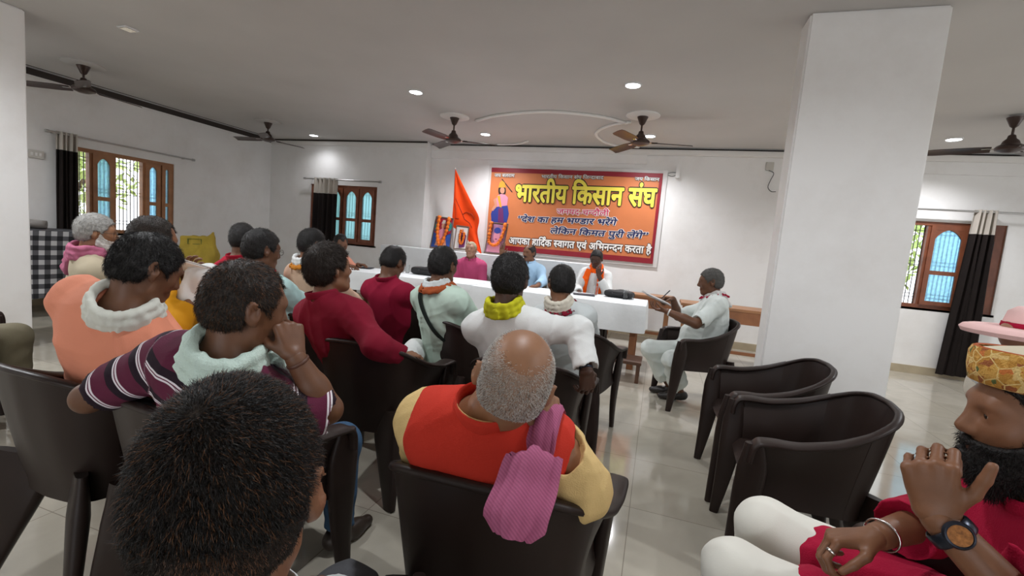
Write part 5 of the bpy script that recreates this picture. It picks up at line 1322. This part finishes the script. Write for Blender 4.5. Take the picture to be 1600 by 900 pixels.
mb.build('banner_border', M_BANB, ban, smooth=True, angle=60)
GLY = {}
def glyph(ch, off):
    k = (ch, off)
    if k in GLY: return GLY[k]
    def mesh_of(s, o_):
        c = bpy.data.curves.new('g', 'FONT'); c.body = s; c.offset = o_; c.resolution_u = 3; o = bpy.data.objects.new('g', c); COL.objects.link(o)
        bpy.context.view_layer.update(); m = o.to_mesh(); V = np.array([tuple(v.co) for v in m.vertices]).reshape(-1, 3); F = [tuple(p.vertices) for p in m.polygons]
        o.to_mesh_clear(); bpy.data.objects.remove(o); bpy.data.curves.remove(c); return V, F
    V, F = mesh_of(ch, off) if ch.strip() else (np.zeros((0, 3)), [])
    Vb, _ = mesh_of('|', 0); Vc, _ = mesh_of(ch+'|', 0)
    GLY[k] = (V, F, Vc[:, 0].max()-Vb[:, 0].max()); return GLY[k]
HALF = {'N': ('न', .66), 'D': ('ण', .70), 'S': ('स', .70)}
def text_mesh(s, bold):
    """letters are set one by one; N D S stand for half forms, ^ for the reph hook, # nudges the next mark right; weight by overprinting"""
    out = []; x = 0.; nud = 0.
    for ch in s:
        if ch == '#': nud = .13; continue
        if ch == '^':
            a = np.linspace(-.3*PI, 1.05*PI, 14); r0 = .11; c = (x-.12, .78); ri, ro = r0-.035, r0+.035
            V = [(c[0]+r*math.cos(t), c[1]+r*math.sin(t), 0) for t in a for r in (ri, ro)]; out.append((np.array(V), [(2*i, 2*i+1, 2*i+3, 2*i+2) for i in range(13)])); continue
        if ch in HALF:
            g, cut = HALF[ch]; V, F, adv = glyph(g, 0); bm = bmesh.new(); vs = [bm.verts.new(v) for v in V]
            for f in F:
                try: bm.faces.new([vs[i] for i in f])
                except ValueError: pass
            bmesh.ops.bisect_plane(bm, geom=bm.verts[:]+bm.edges[:]+bm.faces[:], plane_co=(adv*cut, 0, 0), plane_no=(1, 0, 0), clear_outer=True)
            bm.verts.index_update(); V2 = np.array([tuple(v.co) for v in bm.verts]); F2 = [tuple(v.index for v in f.verts) for f in bm.faces]; bm.free()
            out.append((V2+np.array([x, 0, 0]), F2)); x += adv*cut; continue
        V, F, adv = glyph(ch, 0)
        if len(V): out.append((V+np.array([x+nud, 0, 0]), F))
        nud = 0.; x += .259 if ch == 'ि' else adv
    big = []
    for V, F in out:
        dirs = [(0, 0)]+([(bold*math.cos(t), bold*math.sin(t)) for t in np.arange(8)*PI/4] if bold > 0 else [])
        for dx, dy in dirs: big.append((V+np.array([dx, dy, 0]), F))
    return big, x
def line(name, s, L_, R_, hpx, col, outline=None, ow=.05, bold=.018, shear=0., depth=.006, parent=None):
    """one line of lettering: baseline between two points of the banner, headline height in the same units"""
    A, B_ = bp(*L_), bp(*R_); up = bp(L_[0], L_[1]-hpx)-A; hz = abs(up[2])/.60
    for (m, off, d) in ([(outline, bold+ow, depth)] if outline else [])+[(col, bold, depth+.004)]:
        gl, W = text_mesh(s, off); mb = MB(); ex = (B_-A)/W
        for i, (V, F) in enumerate(gl):
            Q = A+np.outer(V[:, 0]+shear*V[:, 1], ex)+np.outer(V[:, 1], np.array([0, 0, hz])); Q[:, 1] = YBAN-.006-d-.00004*(i % 40); mb.add(Q-BO, F)
        mb.build(name if m is col else name+'_outline', INK[m] if isinstance(m, str) else m, parent or ban)
line('small_lettering', 'जय बलराम', (773, 276.5), (804, 277), 4.6, 'white', 'black', .05, .012)
line('small_lettering', 'भारतीय िकसान संघ िजNदाबाद', (846, 278.5), (943, 280.5), 4.6, 'white', 'black', .05, .012)
line('small_lettering', 'जय िकसान', (992, 282), (1030, 283.3), 4.6, 'white', 'black', .05, .012)
line('title_lettering', 'भारतीय िकसान संघ', (804, 314), (1023, 322.8), 23.5, 'yellow', 'black', .040, .034)
line('district_lettering', 'जनपद-चNदौली', (870, 334.5), (951, 337.5), 7.6, 'magenta', 'white', .06, .012)
line('slogan_lettering', '“देश का हम भDडार भरे#ंगे', (808, 346), (962, 352.2), 7.8, 'navy', 'white', .05, .026, .15)
line('slogan_lettering', 'लेिकन िकमत पुरी ले#ंगे”', (859, 364.5), (1011, 373), 7.8, 'navy', 'white', .05, .026, .15)
line('welcome_lettering', 'आपका हािद^क Sवागत एवं अिभनNदन करता है', (795, 380.5), (1017, 396.6), 9.2, 'white', 'black', .06, .030)
# printed figure at the left end of the banner
def shape(name, pts, col, d, parent=None, O=None, Y=None):
    P = np.array([ony(x, y, (YBAN if Y is None else Y)-d) for x, y in pts])-(BO if O is None else O)
    return MB().poly(P, (0, -.0012, 0)).build(name, INK[col] if isinstance(col, str) else col, parent or ban)
def oval(cx, cy, rx, ry, n=20, rot=0.): return [(cx+rx*math.cos(t)*math.cos(rot)-ry*math.sin(t)*math.sin(rot), cy+rx*math.cos(t)*math.sin(rot)+ry*math.sin(t)*math.cos(rot)) for t in np.linspace(0, 2*PI, n, endpoint=False)]
shape('printed_plough', [(783.5, 280), (785, 279.5), (801, 300), (799.5, 300.5)], 'hair', .009)
shape('printed_hair', oval(784.5, 298, 6.0, 9.5), 'hair', .008)
shape('printed_crown', [(779, 293), (781, 285), (785, 282), (789, 286), (790, 293)], 'gold', .0105)
shape('printed_face', oval(785, 297.5, 3.6, 5.0), 'skin', .0105)
shape('printed_body', [(778, 305), (783, 303), (789, 304), (794, 309), (792, 322), (776, 324), (775, 312)], 'pink', .009)
shape('printed_sash', [(777, 307), (781, 305), (784, 324), (781, 324)], 'gold', .0105)
shape('printed_robe', [(771, 324), (793, 321), (795, 334), (792, 347), (768, 347), (767, 334)], 'blue', .0095)
shape('printed_robe', [(779, 326), (786, 325), (787, 347), (778, 347)], 'purple', .0110)
shape('printed_arm', [(771, 312), (775, 309), (777, 322), (770, 330), (768, 327), (773, 320)], 'skin', .0105)
shape('printed_legs', [(766, 347), (791, 347), (789, 372), (781, 392), (758, 394), (760, 372)], 'purple', .0092)
# ================================================================== flag
M_SAFF = cloth('saffron_flag', H_('F0480F'), rough=.75, noise=.05, bump=.15); M_POLE = mat('white_pole', (.75, .74, .72), .4)
YFL = 7.22; fl = empty('flag', ony(707, 388, YFL)); tag(fl, 'saffron flag hanging from a white pole, left of the banner', 'flag'); FO = np.array(fl.location)
MB().tube([np.zeros(3), ony(709, 326, YFL)-FO, ony(711.5, 262, YFL)-FO], .009, 8).build('pole', M_POLE, fl, smooth=True)
Ae = smoothpath([(711.4, 265, 0), (709, 310, 0), (707.5, 352, 0), (722, 362, 0), (737, 383, 0), (752, 397, 0)], 60)[:, :2]
Be = smoothpath([(711.6, 264, 0), (721, 284, 0), (737, 317, 0), (748.5, 341, 0), (746, 364, 0), (752.5, 396, 0)], 60)[:, :2]
G = np.zeros((60, 26, 3)); EM = None
for i in range(60):
    for j, u in enumerate(np.linspace(0, 1, 26)):
        q = Ae[i]*(1-u)+Be[i]*u; amp = min(1, i/10)
        G[i, j] = ony(q[0], q[1], YFL-.012-.03*amp*(u*.6+math.sin(u*9-i*.05+.5)*.5*u+.35*math.sin(u*4+i*.13)*u))-FO
MB().sheet(G, .003).build('flag_cloth', M_SAFF, fl, smooth=True, angle=60)
m_ = mat('flag_print', H_('8C2A10'), .8)
def fpt(i, j, d=.004): return G[i, j]+np.array([0, -d, 0])
MB().tube([fpt(i, j) for i, j in ((14, 7), (17, 10), (20, 12), (24, 13), (28, 12), (33, 13), (38, 13))], .004, 6).tube([fpt(i, j) for i, j in ((24, 13), (25, 17), (29, 20), (33, 20))], .004, 6).tube([fpt(i, j) for i, j in ((15, 4), (18, 6), (22, 5), (24, 8))], .004, 6).build('flag_emblem', m_, fl, smooth=True)
# ================================================================== pictures with garlands
M_GAR = mat('marigold', H_('E8741A'), .8, noise=.4, nscale=90, bump=1., bscale=120)
M_FRAME = mat('picture_frame', (.18, .12, .09), .4); M_P1 = mat('print_blue', H_('2B4FA0'), .4, noise=.5, nscale=6); M_P3 = mat('print_rose', H_('9A6A86'), .35, noise=.4, nscale=7); M_P2 = mat('print_pale', H_('D6CFCB'), .4, noise=.1)
M_TEAL = mat('print_teal', H_('2E8C86'), .4, noise=.3, nscale=9); M_RED = mat('print_red', H_('9C2036'), .4, noise=.3)
def picture(px, Y, label, bg, lean=.05):
    P = [ony(x, y, Y) for x, y in px]; O = (P[2]+P[3])/2; f = empty('framed_picture', O); tag(f, label, 'picture', 'garlanded pictures by the banner')
    C = [q-O for q in P]; C[0] = C[0]+np.array([0, lean, 0]); C[1] = C[1]+np.array([0, lean, 0])
    MB().poly(C, (0, .018, 0)).build('backboard', M_FRAME, f)
    cen = sum(C)/4; MB().poly([cen+(q-cen)*.93+np.array([0, -.002, 0]) for q in C], (0, -.002, 0)).build('print', bg, f)
    fr = MB()
    for a, b in ((0, 1), (1, 2), (2, 3), (3, 0)): fr.sweep([C[a]+np.array([0, -.004, 0]), (C[a]+C[b])/2+np.array([0, -.004, 0]), C[b]+np.array([0, -.004, 0])], .009, .008, None, 8, 4.)
    fr.build('frame', M_FRAME, f)
    def uv(u, v, d=.006): return C[3]*(1-u)*v+C[2]*u*v+C[0]*(1-u)*(1-v)+C[1]*u*(1-v)+np.array([0, -d, 0])
    return f, uv
def figure(f, uv, items):
    for name, pts, m, d in items: MB().poly([uv(u, v, d) for u, v in pts], (0, -.001, 0)).build(name, m, f)
def garland(f, uv, pts, r=.028):
    P = smoothpath([uv(u, v, .03) for u, v in pts], 60); R_ = r*(1+.28*np.sin(np.arange(60)*1.9)+.1*np.sin(np.arange(60)*.7)); MB().sweep(P, R_, R_*.9, None, 10, 2.).build('garland', M_GAR, f, smooth=True)
def ov(cu, cv, ru, rv, n=18): return [(cu+ru*math.cos(t), cv+rv*math.sin(t)) for t in np.linspace(0, 2*PI, n, endpoint=False)]
f, uv = picture([(680, 338), (707, 341.5), (703, 388), (672, 387)], 7.10, 'blue and red poster of a seated figure in an orange garland, left of the flag', M_P1)
figure(f, uv, [('print_field', [(0.05, .04), (.95, .04), (.95, .5), (.5, .62), (.05, .5)], M_RED, .0045), ('print_foliage', ov(.14, .30, .10, .16), M_TEAL, .006), ('print_foliage', ov(.86, .28, .10, .15), M_TEAL, .006), ('printed_body', [(.3, .42), (.5, .34), (.7, .42), (.66, .75), (.34, .75)], INK['pink'], .0075), ('printed_face', ov(.5, .27, .10, .09), INK['skin'], .009), ('printed_crown', [(.38, .2), (.44, .08), (.56, .08), (.62, .2)], INK['grey'], .009), ('printed_robe', [(.28, .7), (.72, .7), (.8, .92), (.2, .92)], INK['skin'], .0095)])
garland(f, uv, [(.22, -.04), (.22, .3), (.30, .6), (.45, .88), (.56, .88), (.68, .6), (.76, .3), (.78, -.04)])
f, uv = picture([(712, 352), (731, 354.5), (728, 390), (709, 389)], 7.12, 'pale poster with a small orange garland half hidden by the flag', M_P2)
figure(f, uv, [('printed_robe', [(.25, .35), (.6, .2), (.9, .4), (.85, .9), (.4, .95)], INK['purple'], .006), ('printed_face', ov(.55, .2, .10, .08), INK['skin'], .007), ('printed_sash', [(.5, .4), (.62, .4), (.6, .8), (.5, .8)], INK['black'], .007)])
garland(f, uv, [(.46, .15), (.42, .45), (.48, .72), (.66, .72), (.74, .5), (.72, .25)], .02)
f, uv = picture([(764, 347), (792.5, 350), (785, 398), (757, 395)], 7.12, 'rose portrait in a frame with an orange garland, standing before the banner', M_P3)
figure(f, uv, [('printed_face', ov(.5, .42, .17, .2), INK['pink'], .006), ('printed_hair', ov(.5, .24, .19, .1), INK['blue'], .007), ('printed_robe', [(.1, .75), (.5, .6), (.9, .75), (.9, .95), (.1, .95)], INK['pink'], .006), ('printed_lips', ov(.5, .52, .06, .02), INK['purple'], .007)])
garland(f, uv, [(.12, -.03), (.12, .35), (.16, .62), (.4, .72), (.66, .66), (.84, .35), (.88, -.03)], .026)
# ================================================================== things on the table and about
M_GLASSW = mat('drinking_glass', (.95, .97, .97), .03, trans=1., spec=.5); M_BLKBAG = mat('black_bag_fabric', (.012, .012, .013), .65, bump=.4, bscale=90); M_PAPER = mat('paper', (.78, .78, .75), .8); M_PRINTP = mat('printed_paper', (.50, .49, .48), .8, noise=.35, nscale=60)
M_FOLDER = mat('dark_folder', (.03, .035, .05), .5)
ZT_ = .758
def tumbler(px, py, label):
    p = np.array([px, py, ZT_]); g = MB().lathe([(0, 0), (.026, 0), (.028, .004), (.035, .118), (.0335, .118), (.0265, .008), (0, .008)], (0, 0, 0), 24).build('tumbler', M_GLASSW, smooth=True, angle=40); g.location = p
    tag(g, label, 'glass', 'drinking glasses on the long table')
tumbler(-3.58, 5.90, 'drinking glass beside the crimson bowed man, left one of a pair'); tumbler(-3.47, 5.86, 'drinking glass nearest the black bag on the table, right one of a pair')
tumbler(-.72, 5.84, 'drinking glass in front of the man in the orange scarf'); tumbler(-.34, 5.72, 'drinking glass at the right end of the table beside the small black bag')
def bag(p, w, d, hgt, rz, label):
    pr = [rbox((0, 0, hgt*.5), (w/2, d/2, hgt*.5), hgt*.42, None, .02), ell((w*.1, 0, hgt*.75), (w*.3, d*.35, hgt*.45), None, .03)]
    v, f = surface(pr, .008, lambda P, q: q+folds(P, int(w*100), .006, 26., (1, 0, 0)), .006); o = vmesh('bag', v, f, M_BLKBAG); o.location = p; o.rotation_euler = (0, 0, rz)
    tag(o, label, 'bag'); h = MB().tube(smoothpath([(-w*.2, -d*.45, hgt*.7), (-w*.15, -d*.62, hgt*.55), (w*.12, -d*.62, hgt*.55), (w*.2, -d*.45, hgt*.7)], 16), .007, 6).build('handle', M_BLKBAG, o, smooth=True); return o
bag(np.array([-3.12, 5.88, ZT_+.004]), .52, .24, .10, -.1, 'flat black bag lying on the left table before the pink-shirted man')
bag(np.array([-.42, 5.84, ZT_+.004]), .36, .2, .08, -.15, 'small black bag on the right table end beside the orange scarf')
def sheaf(p, w, d, t, rz, m, name, label, tilt=(0, 0), cat='papers', n=4):
    o = empty(name, p); o.rotation_euler = (tilt[0], tilt[1], rz); tag(o, label, cat); rng = np.random.default_rng(int(w*1000+t*1e4))
    for k in range(n):
        G = np.zeros((8, 8, 3)); a = rng.normal()*.05; dx, dy = rng.normal(size=2)*.006
        for i, x in enumerate(np.linspace(-w/2, w/2, 8)):
            for j, y in enumerate(np.linspace(-d/2, d/2, 8)): G[i, j] = (x*math.cos(a)-y*math.sin(a)+dx, x*math.sin(a)+y*math.cos(a)+dy, k*t+.006*(x/w)**2)
        MB().sheet(G, t*.7).build('sheet', m if k else m, o, smooth=True, angle=40)
    return o
sheaf(onz(566, 418, ZT_+.004), .30, .21, .004, .3, M_FOLDER, 'folder', 'dark folder lying flat at the left end of the long table', cat='folder', n=2)
sheaf(onz(912, 460, ZT_+.004), .26, .19, .003, .2, M_FOLDER, 'folder', 'dark folder under the hand of the man in the orange scarf', cat='folder', n=2)
# pad and pen of the writing man
wl = I21['joint'][-1][2]; wrr = I21['joint'][1][2]
pc = (wl+wrr)/2+np.array([-.17, .02, .045])
pad = sheaf(pc+np.array([.03, 0, 0]), .24, .19, .004, .25, M_PRINTP, 'notepad', 'grey printed notepad held out by the man writing', tilt=(.05, .35), cat='notepad', n=4)
pen_b = wrr+np.array([-.10, -.04, .01]); pen_t = pen_b+np.array([.06, .0, .075])
pn = MB().sweep([pen_b-np.array([.02, 0, .02]), pen_b, (pen_b+pen_t)/2, pen_t], [.0015, .0045, .005, .005], [.0015, .0045, .005, .005], None, 8, 2.).build('pen', M_FOLDER, smooth=True, angle=50, loc=pen_b); tag(pn, 'dark pen in the right hand of the man writing', 'pen')
# papers and white bundle on the lap of the man in mustard yellow
k6 = I6['joint'][1][2]
sheaf(atd(308, 424, 2.3), .17, .24, .004, .5, M_PAPER, 'papers', 'loose white papers held by the man in mustard yellow', tilt=(-.45, .25), n=3)
pr = [rbox((0, 0, 0), (.10, .045, .10), .042, axes(.6, .3, .2), .03), ell((.03, .0, .05), (.1, .06, .08), None, .03)]
v, f_ = surface(pr, .008, lambda P, d: d+folds(P, 31, .010, 24., (1, .3, 1)), .01); o = vmesh('cloth_bundle', v, f_, WHITE); o.location = atd(317, 452, 2.28); tag(o, 'white cloth bundle on the lap of the man in mustard yellow', 'bundle')
# yellow sack by the left wall
M_SACK = mat('yellow_woven_sack', H_('B39A35'), .7, noise=.15, nscale=6, bump=.7, bscale=180); M_SPRINT = mat('sack_print', H_('5E6A2C'), .7)
sp = np.array([-6.17, 4.80, 0.])
pr = [rbox((0, 0, .42), (.23, .16, .42), .10, None, .05), ell((0, 0, .3), (.26, .19, .3), None, .1), rbox((0, .0, .92), (.215, .055, .13), .03, None, .16), cone((.17, .0, .99), (.205, .0, 1.10), .04, .012, .05)]
v, f_ = surface(pr, .012, lambda P, d: d+folds(P, 41, .010, 13., (0, 0, 1)), .010); o = vmesh('sack', v, f_, M_SACK); o.location = sp; o.rotation_euler = (0, -.05, .45); tag(o, 'yellow woven sack standing by the left wall behind the seated men', 'sack')
MB().box((-.10, -.066, .93), (.08, -.052, .937)).box((-.10, -.066, 1.0), (.08, -.052, 1.007)).box((-.10, -.066, .93), (-.093, -.052, 1.0)).box((.073, -.066, .93), (.08, -.052, 1.0)).build('sack_print', M_SPRINT, o)
# switch plates and wires on the walls
M_PLATE = mat('switch_plate', (.60, .58, .53), .4)
def plate(loc, size, label):
    o = MB().box((-size[0]/2, -size[1]/2, -size[2]/2), tuple(q/2 for q in size), bev=.004).build('switch_plate', M_PLATE); o.location = loc; tag(o, label, 'switch plate'); return o
o = plate((XL+.012, 3.72, 1.93), (.02, .16, .10), 'small switch plate on the left wall beside the left pillar edge')
for k in (-1, 0, 1): MB().box((.0095, k*.042-.012, -.02), (.015, k*.042+.012, .02), bev=.002).build('switch', M_CEILRING, o)
o = plate((ony(1203, 260, YB-.01)), (.10, .02, .12), 'small grey socket box high on the back wall near the wide pillar')
MB().tube(smoothpath([(-.01, -.012, -.06), (.06, -.015, -.10), (.03, -.014, -.2), (.01, -.013, -.3), (.06, -.014, -.36), (.12, -.012, -.36)], 24), .005, 6).build('wire', M_GRILL, o, smooth=True)
q = ony(1040, 272, YB-.012); w_ = MB().tube(smoothpath([q, q+np.array([.1, 0, .03]), q+np.array([.19, 0, .01]), q+np.array([.1, 0, -.03]), q], 20), .004, 6).build('wire_loop', M_GRILL, smooth=True, loc=q); tag(w_, 'thin wire loop tied at the upper right corner of the banner', 'wire')
